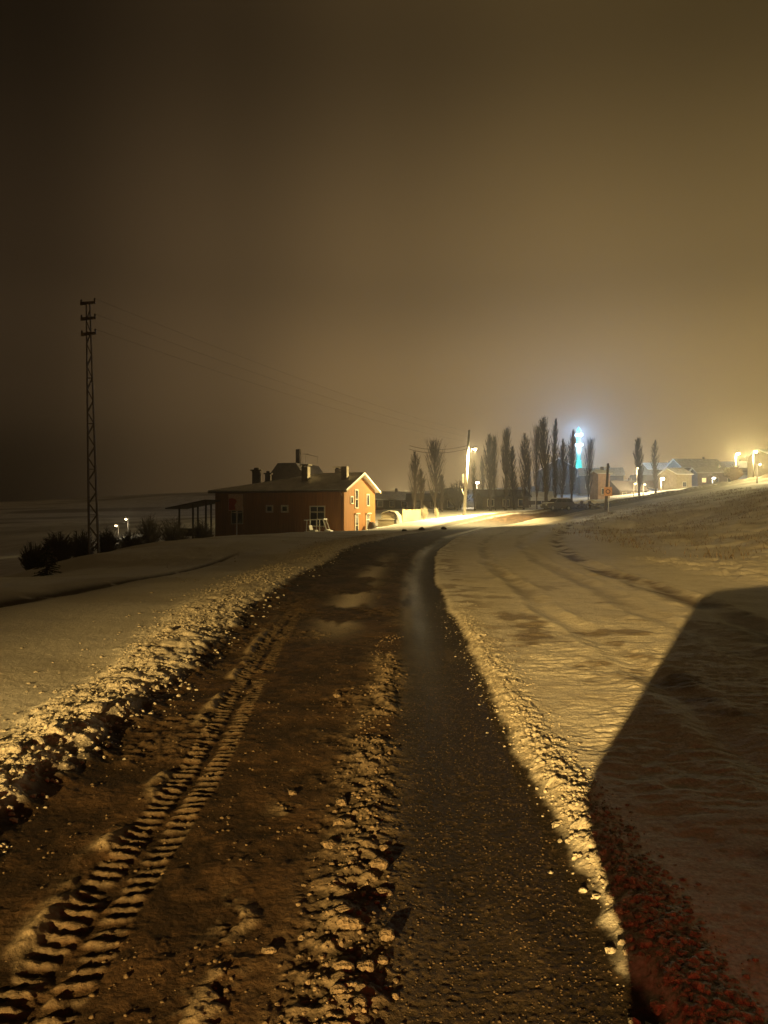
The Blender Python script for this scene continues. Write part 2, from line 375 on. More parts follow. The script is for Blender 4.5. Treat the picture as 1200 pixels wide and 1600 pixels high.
M = dict(
    snow=mat('snow', (.74, .72, .70), .7, var=.15, scale=3, bump=.2),
    roof_snow=mat('roof_snow', (.86, .84, .81), .7, var=.2, scale=1.2, bump=.2),
    clod=mat('clod_snow', (.55, .50, .43), .8, var=.6, scale=38, bump=1.),
    dirty=mat('clod_slush', (.21, .155, .105), .75, var=.65, scale=42, bump=1.),
    grit=mat('grit', (.10, .07, .042), .7, var=.6, scale=30, bump=.5),
    red_wood=mat('red_brown_cladding', (.31, .135, .036), .75, var=.35, scale=2.5, kind='boards', bump=.3),
    frame=mat('pale_frame', (.66, .60, .48), .6, var=.2),
    glass=mat('dark_glass', (.015, .016, .018), .12, spec=.6, var=.1),
    dark_wood=mat('dark_wood', (.045, .032, .022), .8, var=.4, kind='boards'),
    eave=mat('eave_wood', (.10, .06, .035), .8, var=.3),
    plaster=mat('chimney_plaster', (.42, .36, .28), .85, var=.35, scale=4),
    dark_block=mat('dark_masonry', (.07, .055, .045), .9, var=.4),
    metal=mat('galvanised', (.30, .27, .24), .5, metal=.7, var=.3),
    rust=mat('weathered_steel', (.17, .125, .09), .65, metal=.4, var=.4, scale=3),
    ceramic=mat('insulator', (.10, .07, .05), .3, var=.2),
    concrete=mat('concrete', (.50, .47, .42), .85, var=.25, scale=5),
    wire=mat('wire', (.05, .04, .03), .6),
    bark=mat('bark', (.075, .055, .042), .9, var=.4, scale=8),
    twig=mat('twig', (.060, .045, .034), .9, var=.4, scale=8),
    frosty=mat('frosted_twig', (.50, .45, .34), .85, var=.4, scale=8),
    needle=mat('needles', (.030, .040, .022), .8, var=.5, scale=20),
    needle_brown=mat('needles_brown', (.055, .024, .014), .8, var=.5, scale=8),
    straw=mat('dry_straw', (.17, .13, .085), .8, var=.5, scale=8),
    tarp=mat('pale_tarp', (.62, .57, .45), .6, var=.25, scale=2.2, bump=.4),
    plank=mat('pale_planks', (.50, .42, .27), .7, var=.35, scale=3, kind='planks', bump=.3),
    white=mat('white_paint', (.72, .70, .66), .4, var=.1),
    black=mat('black_rubber', (.02, .02, .02), .8, var=.3),
    chrome=mat('steel_rim', (.35, .34, .32), .35, metal=.8),
    seat=mat('grey_vinyl', (.25, .23, .2), .6),
    pink=mat('sign_pale_pink', (.80, .62, .52), .5, var=.25, scale=9),
    sred=mat('sign_red', (.50, .09, .06), .5, var=.3, scale=9),
    sorange=mat('sign_orange', (.75, .38, .17), .5, var=.25, scale=9),
    sblack=mat('sign_black', (.10, .04, .02), .5),
    wall_y=mat('ochre_wall', (.32, .26, .15), .85, var=.25, scale=1.5),
    wall_g=mat('grey_wall', (.13, .11, .09), .85, var=.3, scale=1.5),
    wall_b=mat('brown_wall', (.13, .08, .055), .85, var=.3, scale=1.5),
    wall_d=mat('dark_wall', (.10, .075, .055), .85, var=.4, scale=1.5),
    wall_p=mat('pink_wall', (.42, .27, .19), .85, var=.25, scale=1.5),
    tile=mat('dark_roof', (.06, .05, .045), .8, var=.4, scale=3),
    car_snowy=mat('car_paint_dull', (.045, .04, .035), .4, var=.2, spec=.5),
    car_dark=mat('car_paint_dark', (.05, .045, .045), .35, var=.2, spec=.5),
    lens_sod=mat('lamp_lens_yellow', (.8, .7, .5), .4, emit=(1, .80, .42), es=60),
    lens_white=mat('lamp_lens_white', (.8, .8, .8), .4, emit=(1, .90, .78), es=60),
    lens_dim=mat('lamp_lens_dim', (.8, .7, .5), .4, emit=(1, .74, .36), es=8),
    tail=mat('tail_lamp_red', (.5, .02, .01), .3, emit=(1, .05, .015), es=6),
    headlamp=mat('headlamp_glass', (.5, .5, .48), .2, var=.1),
    led_white=mat('minaret_white_light', (.03, .03, .03), .6, spec=0, emit=(.60, .80, 1), es=3.0),
    led_cyan=mat('minaret_cyan_light', (.01, .03, .03), .6, spec=0, emit=(.03, .55, .75), es=.9),
    led_green=mat('minaret_green_light', (.01, .03, .03), .6, spec=0, emit=(.02, .60, .46), es=1.0),
    stone=mat('minaret_stone', (.10, .095, .085), .85, var=.2, scale=1),
    lit_win=mat('lit_window', (.6, .5, .3), .5, emit=(1, .66, .28), es=1.6),
)

# ------------------------------------------------------------------ mesh building helpers
def np_mesh(name, V, Fq, attrs=None, m=None, smooth=True):
    me = bpy.data.meshes.new(name)
    nv, nf = len(V), len(Fq); k = Fq.shape[1]
    me.vertices.add(nv); me.vertices.foreach_set('co', np.ascontiguousarray(V, np.float32).ravel())
    me.loops.add(nf*k); me.loops.foreach_set('vertex_index', np.ascontiguousarray(Fq, np.int32).ravel())
    me.polygons.add(nf); me.polygons.foreach_set('loop_start', np.arange(0, nf*k, k, dtype=np.int32))
    me.update(calc_edges=True)
    if smooth: me.polygons.foreach_set('use_smooth', np.ones(nf, bool))
    for an, (tp, data) in (attrs or {}).items():
        a = me.attributes.new(an, tp, 'POINT')
        a.data.foreach_set('color' if tp == 'FLOAT_COLOR' else 'value', np.ascontiguousarray(data, np.float32).ravel())
    if m: me.materials.append(m)
    me.validate()
    return me
def link(name, me, parent=None):
    o = bpy.data.objects.new(name, me); C.objects.link(o)
    if parent: o.parent = parent
    return o
def tag(o, label=None, cat=None, group=None, kind=None):
    if label: o['label'] = label
    if cat: o['category'] = cat
    if group: o['group'] = group
    if kind: o['kind'] = kind
    return o
def empty(name, loc, label, cat, group=None, rz=0):
    o = bpy.data.objects.new(name, None); C.objects.link(o); o.empty_display_size = .2
    o.location = loc; o.rotation_euler = (0, 0, rz)
    return tag(o, label, cat, group)
def copy_tree(o, parent=None):
    c = o.copy(); C.objects.link(c)
    if parent: c.parent = parent
    for ch in [q for q in bpy.data.objects if q.parent is o and q is not c]: copy_tree(ch, c)
    return c

class MB:
    def __init__(s): s.v = []; s.f = []
    def add(s, vs, fs):
        b = len(s.v); s.v += [tuple(v) for v in vs]; s.f += [tuple(b+i for i in f) for f in fs]; return s
    def box(s, x0, x1, y0, y1, z0, z1):
        return s.add([(x0,y0,z0),(x1,y0,z0),(x1,y1,z0),(x0,y1,z0),(x0,y0,z1),(x1,y0,z1),(x1,y1,z1),(x0,y1,z1)],
                     [(0,3,2,1),(4,5,6,7),(0,1,5,4),(1,2,6,5),(2,3,7,6),(3,0,4,7)])
    def tube(s, a, b, r0, r1=None, n=8, cap=True):
        r1 = r0 if r1 is None else r1
        a = Vector(a); b = Vector(b); d = (b-a)
        if d.length < 1e-6: return s
        d.normalize(); u = d.orthogonal().normalized(); w = d.cross(u)
        vs = []
        for p, r in ((a, r0), (b, r1)):
            for i in range(n):
                t = 2*math.pi*i/n; vs.append(p + u*(r*math.cos(t)) + w*(r*math.sin(t)))
        fs = [(i, (i+1) % n, n+(i+1) % n, n+i) for i in range(n)]
        if cap: fs += [tuple(reversed(range(n))), tuple(range(n, 2*n))]
        return s.add(vs, fs)
    def path(s, pts, r, n=6):
        for a, b in zip(pts, pts[1:]): s.tube(a, b, r, r, n)
        return s
    def lathe(s, prof, n=20, c=(0, 0)):
        vs = []; fs = []
        for r, z in prof:
            for i in range(n):
                t = 2*math.pi*i/n; vs.append((c[0]+r*math.cos(t), c[1]+r*math.sin(t), z))
        for k in range(len(prof)-1):
            for i in range(n): fs.append((k*n+i, k*n+(i+1) % n, (k+1)*n+(i+1) % n, (k+1)*n+i))
        fs.append(tuple(reversed(range(n)))); b = (len(prof)-1)*n; fs.append(tuple(range(b, b+n)))
        return s.add(vs, fs)
    def prism(s, poly, axis, a0, a1):
        """poly: 2-D outline, extruded along axis ('x': poly is (y,z); 'y': poly is (x,z); 'z': poly is (x,y))"""
        def pt(p, a): return {'x': (a, p[0], p[1]), 'y': (p[0], a, p[1]), 'z': (p[0], p[1], a)}[axis]
        n = len(poly); vs = [pt(p, a0) for p in poly] + [pt(p, a1) for p in poly]
        return s.add(vs, [(i, (i+1) % n, n+(i+1) % n, n+i) for i in range(n)] + [tuple(reversed(range(n))), tuple(range(n, 2*n))])
    def build(s, name, m, parent=None, smooth=False, bevel=0):
        me = bpy.data.meshes.new(name); me.from_pydata(s.v, [], s.f)
        bm = bmesh.new(); bm.from_mesh(me); bmesh.ops.recalc_face_normals(bm, faces=bm.faces[:])
        if bevel: bmesh.ops.bevel(bm, geom=bm.edges[:], offset=bevel, segments=2, affect='EDGES', profile=.5)
        bm.to_mesh(me); bm.free()
        if smooth:
            for p in me.polygons: p.use_smooth = True
        me.materials.append(m)
        return link(name, me, parent)

def at(px, py, d): return Vector(((px-600)/F*d, d, EYE-(py-800)/F*d))

# ------------------------------------------------------------------ GROUND: one sheet, cut into road and snow along the road edge
def build_ground():
    NC = 1060
    s = np.linspace(-1, 1, NC)
    ys = [.8]
    while ys[-1] < 465:
        y = ys[-1]; k = .0031 if y < 14 else (.006 if y < 130 else .02)
        ys.append(y + max(.006, y*k))
    ys = np.array(ys)
    back = np.concatenate([np.linspace(-90, -12, 30), np.linspace(-11, .7, 70)])
    Y = np.concatenate([back, ys])
    w = .62*(np.maximum(Y, .8)+1.3)
    X = w[:, None]*s[None, :] + 60*np.sign(s)[None, :]*np.abs(s)[None, :]**11
    YY = np.repeat(Y[:, None], NC, 1)
    zz, c, rough, rd = ground(X, YY, True)
    V = np.stack([X, YY, zz], -1).reshape(-1, 3)
    nr = len(Y)
    idx = np.arange(nr*NC).reshape(nr, NC)
    Fq = np.stack([idx[:-1, :-1], idx[:-1, 1:], idx[1:, 1:], idx[1:, :-1]], -1).reshape(-1, 4)
    rf = rd.ravel()[Fq].mean(1) > .5
    alb = np.concatenate([c.reshape(-1, 3), np.ones((nr*NC, 1))], 1); rg = rough.ravel()
    for name, sel in (('road', rf), ('snow_ground', ~rf)):
        fs = Fq[sel]; u, inv = np.unique(fs, return_inverse=True)
        me = np_mesh(name, V[u], inv.reshape(-1, 4), {'alb': ('FLOAT_COLOR', alb[u]), 'rgh': ('FLOAT', rg[u])}, GM)
        tag(link(name, me), kind='structure')
build_ground()

# ------------------------------------------------------------------ the street lamp behind the photographer, and the car whose shadow lies on the snow
NEAR_LAMP = (-12.5, -33.5)
NEAR_LAMP_H = 6.9
def street_lamp(loc, h, label, arm=1.2, ang=0.0, pole='concrete', lens='lens_sod', lean=0.0, r0=.15, r1=.09, group=None, head_z=None, lr=.15):
    t = empty('street_lamp', loc, label, 'street lamp', group)
    hz = h if head_z is None else head_z
    top = Vector((lean*h, 0, h))
    MB().tube((0, 0, -.5), top, r0, r1, 10).build('pole', M[pole], t, True)
    ca, sa = math.cos(ang), math.sin(ang)
    a0 = Vector((lean*hz, 0, hz-.25)); a1 = a0 + Vector((ca*arm, sa*arm, .25))
    MB().tube(a0, a1, .035, .03, 6).build('arm', M['metal'], t, True)
    hd = MB()
    e = a1 + Vector((ca*.5, sa*.5, .02))
    hd.tube(a1 - Vector((ca*.08, sa*.08, -.05)), e + Vector((0, 0, .07)), .09, .13, 10)
    head = hd.build('lamp_head', M['metal'], t, True)
    lp = (a1+e)/2 + Vector((0, 0, -.085))
    ln = MB().lathe([(.02, lp.z-lr*.75), (lr*.65, lp.z-lr*.6), (lr, lp.z-lr*.2), (lr, lp.z)], 12, (lp.x, lp.y)).build('lens', M[lens], head, True)
    return t, Vector(loc) + lp + Vector((0, 0, -.10-lr*.8))

zl = gz(*NEAR_LAMP)
_, lp = street_lamp((NEAR_LAMP[0], NEAR_LAMP[1], zl), NEAR_LAMP_H-zl+.2, 'tall street lamp standing behind the photographer on the left verge', ang=R(60))
emit_light('street_lamp_light', 'SPOT', lp, NEAR_W, (1.0, .625, .18), .12, (lp.x+.438*46, lp.y+.899*46, 0), 39, 1.0)

def wheel_parts(t, x, y, r, w, side):
    ty = MB(); n = 18
    prof = [(r*.62, -w/2), (r*.93, -w/2), (r, -w*.32), (r, w*.32), (r*.93, w/2), (r*.62, w/2)]
    vs = []; fs = []
    for rr, o in prof:
        for i in range(n):
            a = 2*math.pi*i/n; vs.append((x+rr*math.cos(a), y+o, r+rr*math.sin(a)))
    k = len(prof)
    for j in range(k):
        for i in range(n):
            fs.append((j*n+i, j*n+(i+1) % n, ((j+1) % k)*n+(i+1) % n, ((j+1) % k)*n+i))
    ty.add(vs, fs)
    wh = ty.build('wheel', M['black'], t, True)
    rim = MB().tube((x, y-w*.36, r), (x, y+w*.36, r), r*.62, r*.62, 14)
    for i in range(5):
        a = 2*math.pi*i/5; rim.tube((x, y+side*w*.4, r), (x+r*.55*math.cos(a), y+side*w*.4, r+r*.55*math.sin(a)), r*.09, r*.07, 5)
    rim.build('rim', M['chrome'], wh)
def car(name, loc, rz, label, cat, H, L, W, paint, slope, nose, bonnet, roofsnow=False, tail_mat='tail', undercut=.3, belt=.95, group=None, rear=None):
    """front at +x; slope = how far the tailgate leans in over its height, nose = length of the bonnet"""
    t = empty(name, loc, label, cat, group, rz)
    w = W/2; xb, xf = -L/2, L/2
    # side outline of the lower body (bumper bulge and undercut at each end), wheel arches cut as polygon dents
    def arch(cx, r): return [(cx + r*math.cos(a), .32 + r*math.sin(a)) for a in np.linspace(math.pi, 0, 9)]
    r = .33*min(1.15, H/1.75)+.03
    fx = xf-.85; bx = xb+(1.0 if rear else .9)
    out = [(bx-r-.06, .26)] + arch(bx, r+.05) + [(bx+r+.06, .26), (fx-r-.06, .26)] + arch(fx, r+.05) + [(fx+r+.06, .28), (xf-.06, .34), (xf, .48), (xf, .62),
           (xf-.06, bonnet-.08), (xf-.18, bonnet), (xf-nose, belt+.03)] + [(xb+a, c) for a, c in (rear or [(.10, belt+.03), (.01, belt-.06), (0, .74), (.05, .56), (undercut*.7, .40), (undercut, .30)])]
    b = MB(); n = len(out); vs = []; fs = []
    rings = ((-w, .90, .06), (-w+.05, 1, 0), (w-.05, 1, 0), (w, .90, .06))
    for (yy, k, dz) in rings:
        for (px, pz) in out: vs.append((px*(1 if k == 1 else .985), yy, pz - (dz*.5 if (k < 1 and pz > .5) else 0)))
    for j in range(3):
        for i in range(n): fs.append((j*n+i, j*n+(i+1) % n, (j+1)*n+(i+1) % n, (j+1)*n+i))
    fs += [tuple(reversed(range(n))), tuple(range(3*n, 4*n))]
    b.add(vs, fs)
    body = b.build('body', M[paint], t)
    # cabin
    cb = belt+.03
    q0 = xb+.06; q1 = xf-nose; k0 = xb+.06+slope; k1 = xf-nose-.62*(H-belt)/.8
    wi = w-.05; wt = w-.20
    def ring(z0f):
        z = cb+(H-cb)*z0f; xx0 = q0+(k0-q0)*z0f; xx1 = q1+(k1-q1)*z0f; ww = wi+(wt-wi)*z0f
        return xx0, xx1, ww, z
    cab = MB(); vs = []; fs = []
    lev = (0, .5, .9, 1.0)
    for f in lev:
        x0, x1, ww, z = ring(min(f, .97)); z = cb+(H-cb)*f
        if f == 1.0: x0 += .12; x1 -= .12; ww -= .09
        vs += [(x0, -ww, z), (x1, -ww, z), (x1, ww, z), (x0, ww, z)]
    for j in range(3):
        for i in range(4): fs.append((j*4+i, j*4+(i+1) % 4, j*4+4+(i+1) % 4, j*4+4+i))
    fs += [(3, 2, 1, 0), (12, 13, 14, 15)]
    cab.add(vs, fs).build('cabin', M[paint], t)
    # glazing, 6 mm proud
    def quad(a, b_, c, d, off):
        nrm = (Vector(b_)-Vector(a)).cross(Vector(d)-Vector(a)).normalized()*off
        lo = [Vector(p) for p in (a, b_, c, d)]; return MB().add([p-nrm*.5 for p in lo]+[p+nrm for p in lo], [(3,2,1,0),(4,5,6,7),(0,1,5,4),(1,2,6,5),(2,3,7,6),(3,0,4,7)])
    def pt(fx_, yside, z0f):     # point on cabin side
        x0, x1, ww, z = ring(z0f); return (x0+(x1-x0)*fx_, yside*ww, z)
    for sd in (-1, 1):
        for fa, fb in ((.06, .33), (.36, .63), (.66, .93)):
            p = [pt(fa, sd, .12), pt(fb, sd, .12), pt(fb, sd, .86), pt(fa, sd, .86)]
            if sd > 0: p = [p[1], p[0], p[3], p[2]]
            quad(*p, .008).build('window', M['glass'], t)
    x0a, x1a, wwa, za = ring(.1); x0b, x1b, wwb, zb = ring(.86)
    quad((x1a, -wwa*.9, za), (x1a, wwa*.9, za), (x1b, wwb*.9, zb), (x1b, -wwb*.9, zb), .008).build('windscreen', M['glass'], t)
    quad((x0a, wwa*.88, za), (x0a, -wwa*.88, za), (x0b, -wwb*.86, zb), (x0b, wwb*.86, zb), .008).build('rear_window', M['glass'], t)
    for sd in (-1, 1):
        for wx in (bx, fx): wheel_parts(t, wx, sd*(w-.11), r, .21, sd)
        MB().box(xf-.10, xf+.006, sd*(w-.28)-.14, sd*(w-.28)+.14, .64, .78).build('headlight', M['headlamp'], t, bevel=.02)
        xt, zt = (xb+.345, (.62, .76)) if rear else (xb-.008, (.74, belt))
        MB().box(xt, xt+.16, sd*(w-.16)-.09, sd*(w-.16)+.09, *zt).build('tail_lamp', M[tail_mat], t, bevel=.02)
        MB().box(q1-.25, q1-.12, sd*(w+.02)-.02+(-.09 if sd < 0 else 0), sd*(w+.02)+.02+(.09 if sd > 0 else 0), cb+.02, cb+.17).build('mirror', M['black'], t, bevel=.02)
    MB().box(xf-.03, xf+.010, -w*.45, w*.45, .50, .62).build('grille', M['black'], t)
    MB().box(xb-.012+(.46 if rear else 0), xb+.02+(.46 if rear else 0), -.26, .26, .56, .67).build('number_plate', M['white'], t)
    if roofsnow:
        x0, x1, ww, z = ring(.97)
        MB().box(x0+.06, x1-.06, -ww+.07, ww-.07, H+.004, H+.09).build('roof_snow', M['snow'], t, bevel=.035)
        MB().prism([(xf-.24, bonnet+.004), (xf-nose+.06, belt+.034), (xf-nose+.1, belt+.10), (xf-.26, bonnet+.06)], 'y', -w+.12, w-.12).build('bonnet_snow', M['snow'], t)
    return t

# front of the photographer's own car points away from the road; its tail lamps glow
RD = Vector((-.6, .8)); RC = Vector((-.03, -.52))
cc = RC - RD*2.2
ncar = car('parked_car', (cc.x, cc.y, gz(cc.x, cc.y)), math.atan2(-RD.y, -RD.x), 'dark tall hatchback with glowing red tail lamps standing just behind the photographer', 'car', 2.38, 4.6, 1.8, 'car_dark', .88, .9, .96, tail_mat='tail', belt=.98, rear=[(.07, 1.01), (.06, .99), (.21, .87), (.33, .78), (.43, .55), (.46, .30)])
for sd in (1, -1):
    p = RC - RD*.25 + Vector((RD.y, -RD.x))*sd*.74
    emit_light('tail_lamp_light', 'SPOT', (p.x, p.y, gz(p.x, p.y)+.86), TAIL_W if sd > 0 else TAIL_W*.5, (1, .07, .02), .3, (p.x+RD.x*3+1.5, p.y+RD.y*3, .3), 160, .6)

# ------------------------------------------------------------------ lattice electricity pole on the left
def lattice_pole():
    b = at(147, 856, 36); z = gz(b.x, b.y); H = (at(138, 468, 36).z) - z
    t = empty('electricity_pole', (b.x, b.y, z), 'tall steel lattice electricity pole with three short crossarms on the left snowfield', 'electricity pole')
    lean = -.27; t.rotation_euler = (0, 0, R(12))
    def w(f): return (.21*(1-f)+.075*f, .15*(1-f)+.06*f)
    def cpt(sx, sy, f):
        a, c = w(f); return Vector((lean*f + sx*a, sy*c, H*f))
    for sx, sy in ((-1, -1), (1, -1), (1, 1), (-1, 1)):
        MB().tube(cpt(sx, sy, -.04), cpt(sx, sy, .985), .046, .030, 4).build('leg', M['rust'], t)
    br = MB(); N = 22
    for i in range(N):
        f0 = i/N*.96; f1 = (i+1)/N*.96; s = 1 if i % 2 else -1
        for sy in (-1, 1): br.tube(cpt(-s, sy, f0), cpt(s, sy, f1), .021, .021, 4)
        for sx in (-1, 1): br.tube(cpt(sx, -s, f0), cpt(sx, s, f1), .014, .014, 4)
        if i % 4 == 0:
            for sy in (-1, 1): br.tube(cpt(-1, sy, f0), cpt(1, sy, f0), .016, .016, 4)
    br.build('bracing', M['rust'], t)
    tips = []
    for k, py in enumerate((474, 498, 522)):
        zc = at(138, py, 36).z - z; f = zc/H; cx = lean*f
        tl = .05
        arm = MB(); arm.add([(cx-.34, -.07, zc-.07-tl), (cx+.33, -.07, zc-.05+tl), (cx+.33, .07, zc-.05+tl), (cx-.34, .07, zc-.07-tl), (cx-.34, -.07, zc+.07-tl), (cx+.33, -.07, zc+.05+tl), (cx+.33, .07, zc+.05+tl), (cx-.34, .07, zc+.07-tl)],
                [(0,3,2,1),(4,5,6,7),(0,1,5,4),(1,2,6,5),(2,3,7,6),(3,0,4,7)])
        ar = arm.build('crossarm', M['rust'], t)
        for ex in (-.30, .29):
            e = Vector((cx+ex, 0, zc+.06+ (tl if ex > 0 else -tl)))
            MB().lathe([(.02, e.z), (.03, e.z+.02), (.055, e.z+.04), (.03, e.z+.07), (.055, e.z+.09), (.03, e.z+.13), (.01, e.z+.15)], 10, (e.x, e.y)).build('insulator', M['ceramic'], ar, True)
            tips.append(t.location + Matrix.Rotation(R(12), 3, 'Z') @ (e+Vector((0, 0, .12))))
    return tips
TIPS = lattice_pole()

def wire(name, a, b, sag, r, label, group):
    pts = []
    for i in range(25):
        f = i/24; p = Vector(a).lerp(Vector(b), f); p.z -= sag*4*f*(1-f); pts.append(p)
    return tag(MB().path(pts, r, 5).build(name, M['wire'], None, True), label, 'power line', group)

# ------------------------------------------------------------------ far street lamp on its concrete pole, lighting the house and the snow
D0 = 86.0
lb = at(725, 804, D0); lz = gz(lb.x, lb.y)
ptop = at(733, 672, D0); lh = ptop.z-lz
t, lp = street_lamp((lb.x, lb.y, lz), lh, 'bright white lit concrete pole with a single glowing lamp, beside the bend of the road', arm=.55, ang=R(-25), lens='lens_sod', lean=(ptop.x-lb.x)/lh, r0=.20, r1=.13, head_z=at(741, 701, D0).z-lz)
br = MB(); zz_ = at(725, 762, D0).z-lz
br.tube((.0, -.1, zz_-.9), (-.42, -.12, zz_+.2), .05, .05, 6); br.build('stay', M['concrete'], t)
bx_ = MB().box(-.22, -.02, -.28, -.12, at(725, 748, D0).z-lz-.5, at(725, 748, D0).z-lz+.5).build('junction_box', M['concrete'], t)
emit_light('street_lamp_light', 'SPOT', lp + Vector((0, 0, -.1)), 46000, (1, .76, .30), .18, (lp.x-3, lp.y+1.5, lp.z-8), 156, .35)
emit_light('street_lamp_light', 'POINT', lp + Vector((.1, 0, .02)), 3200, (1, .80, .40), .2)

PT = Vector((ptop.x, ptop.y, ptop.z))
for i, k in enumerate((1, 3, 5)):
    wire('power_line', TIPS[k], PT + Vector((-.1*i, 0, -.2-.55*i)), 0.55, .0045, 'thin dark cables sagging from the lattice pole toward the lit concrete pole', 'cables from the lattice pole')
wa = at(640, 702, 104)
for i in range(2):
    wire('power_line', at(731, 701-5*i, D0), (wa.x, wa.y, wa.z+.5*i), .5, .03, 'lit cable running left from the bright lamp pole toward bare trees', 'cables left of the lamp pole')

# ------------------------------------------------------------------ the red-brown house
HZ = gz(-3.5, 76)-.25
HZ = -1.05
def house():
    t = empty('wooden_house', (-3.9, 75, HZ), 'red brown wooden house with snowy gable roof and orange lit gable end', 'house', None, R(-19))
    L, W = 14.4, 9.0; ez = 4.93; rz = 6.60; mid = W/2
    wm = MB().prism([(0, -.3), (W, -.3), (W, ez-.05), (0, ez-.05)], 'x', -L, -.2); wm.prism([(0, -.3), (W, -.3), (W, ez), (mid, rz-.1), (0, ez)], 'x', -.2, 0)
    w = wm.build('wall', M['red_wood'], t)
    # cover strips of the board cladding belong to the wall
    st = MB()
    for i in range(48): x = -L+.15+i*.30; st.box(x-.02, x+.02, -.018, -.002, 0, ez-.1)
    for i in range(30):
        y = .15+i*.30; top = ez+(rz-.1-ez)*(1-abs(y-mid)/mid)-.05; st.box(.002, .018, y-.02, y+.02, 0, top)
    st.build('cladding_strip', M['red_wood'], w)
    # roof: two snowy slopes with a board edge
    ov = .55; s = (rz-ez)/mid
    def slope(sg):
        # sg=-1 front slope, +1 rear
        y0 = -ov if sg < 0 else W+ov; ym = mid
        z0 = ez-ov*s; th = .10
        return [(y0, z0+.02), (ym, rz+.02), (ym, rz+.02+th*1.6), (y0, z0+.02+th)]
    rf = MB(); xr = -4.0; e0 = ez-ov*s+.02; t0 = .13; xl = -L-.55
    lo = [(xl, -ov, e0), (.5, -ov, e0), (.5, mid, rz+.02), (xr, mid, rz+.02), (xl, W+ov, e0), (.5, W+ov, e0)]
    hi = [(a, b_, c+t0) for a, b_, c in lo]; n = 6
    fc = [(0, 1, 2, 3), (0, 3, 4), (4, 3, 2, 5)]
    rf.add(lo+hi, [tuple(i+n for i in f) for f in fc] + [tuple(reversed(f)) for f in fc] + [(0, 1, 7, 6), (1, 2, 8, 7), (2, 5, 11, 8), (5, 4, 10, 11), (4, 0, 6, 10)])
    roof = rf.build('roof', M['roof_snow'], t)
    fa = MB(); fa.prism([(-ov-.03, ez-ov*s-.16), (-ov, ez-ov*s-.16), (-ov, ez-ov*s+.03), (-ov-.03, ez-ov*s+.03)], 'x', -L-.5, .5)
    fa.build('eave_board', M['eave'], roof)
    bb = MB()
    for sg in (-1, 1):
        p = slope(sg); bb.prism([(p[0][0], p[0][1]-.13), (p[1][0], p[1][1]-.13), (p[1][0], p[1][1]-.003), (p[0][0], p[0][1]-.003)], 'x', .46, .51)
    bb.build('barge_board', M['plank'], roof)
    gt = MB().tube((-L-.45, -ov-.10, ez-ov*s-.05), (.45, -ov-.10, ez-ov*s-.05), .06, .06, 8); gt.build('gutter', M['eave'], roof)
    dp = MB().path([(-.18, -ov-.10, ez-ov*s-.08), (-.18, -.09, ez-ov*s-.55), (-.18, -.09, 0)], .045, 8); dp.build('downpipe', M['eave'], t)
    sf = MB(); sf.box(-L-.45, .45, -ov+.02, -.01, ez-ov*s-.06, ez-ov*s-.02); sf.build('soffit', M['eave'], roof)
    def chim(lx, ly, wd, h, m, cap):
        z0 = ez+s*(ly if ly < mid else W-ly)-.25
        c = MB().box(lx-wd/2, lx+wd/2, ly-wd/2, ly+wd/2, z0, z0+h).build('chimney', M[m], roof)
        if cap:
            for sx in (-1, 1): MB().box(lx+sx*wd*.36-.05, lx+sx*wd*.36+.05, ly-wd*.4, ly+wd*.4, z0+h, z0+h+.14).build('cap_pier', M['dark_block'], c)
            MB().box(lx-wd*.72, lx+wd*.72, ly-wd*.72, ly+wd*.72, z0+h+.14, z0+h+.24).build('chimney_cap', M['plaster'], c)
        return c
    chim(-5.15, 2.3, .68, 1.75, 'plaster', True)
    chim(-.95, 2.6, .60, 1.62, 'plaster', False)
    chim(-3.0, 6.2, .8, 1.5, 'dark_block', True)
    # windows on the front
    def win_f(x0, x1, z0, z1, bars, fr=.09):
        f = MB(); y0, y1 = -.075, -.021
        f.box(x0-fr, x1+fr, y0, y1, z1, z1+fr); f.box(x0-fr, x1+fr, y0, y1, z0-fr, z0); f.box(x0-fr, x0, y0, y1, z0, z1); f.box(x1, x1+fr, y0, y1, z0, z1)
        for kind, v in bars:
            if kind == 'v': f.box(v-.03, v+.03, y0+.006, y1, z0, z1)
            else: f.box(x0, x1, y0+.003, y1, v-.035, v+.035)
        fo = f.build('window', M['frame'], t)
        MB().box(x0, x1, -.045, -.022, z0, z1).build('pane', M['glass'], fo)
    win_f(-8.35, -7.85, 2.75, 3.2, [], .16)
    win_f(-6.65, -6.15, 2.75, 3.2, [], .16)
    win_f(-3.55, -2.1, 1.3, 3.15, [('v', -2.83), ('h', 2.65)], .12)
    win_f(-12.4, -11.2, 1.5, 3.1, [('v', -11.8), ('h', 2.6)], .10)
    def win_g(y0, y1, z0, z1, name='window', bars=(), fr=.10, head=0):
        f = MB(); a, b = .021, .07
        f.box(a, b, y0-fr, y1+fr, z1, z1+fr); f.box(a, b, y0-fr, y0, z0, z1); f.box(a, b, y1, y1+fr, z0, z1); f.box(a, b+.03, y0-fr, y1+fr, z0-fr*.8, z0)
        if head: f.box(a, b+.16, y0-fr-.1, y1+fr+.1, z1+fr, z1+fr+.10)
        for v in bars: f.box(a, b-.004, y0, y1, v-.03, v+.03)
        fo = f.build(name, M['frame'], t); MB().box(.022, .045, y0, y1, z0, z1).build('pane', M['glass'], fo)
    win_g(1.70, 2.25, 3.55, 4.15)
    win_g(2.95, 3.65, 3.10, 4.85, 'balcony_door', (3.95,))
    win_g(6.3, 7.0, 3.35, 4.45)
    win_g(2.95, 3.70, .10, 2.35, 'door', (1.3,), head=1)
    win_g(6.2, 7.1, .85, 2.35, bars=(1.85,), head=1)
    return t
house()

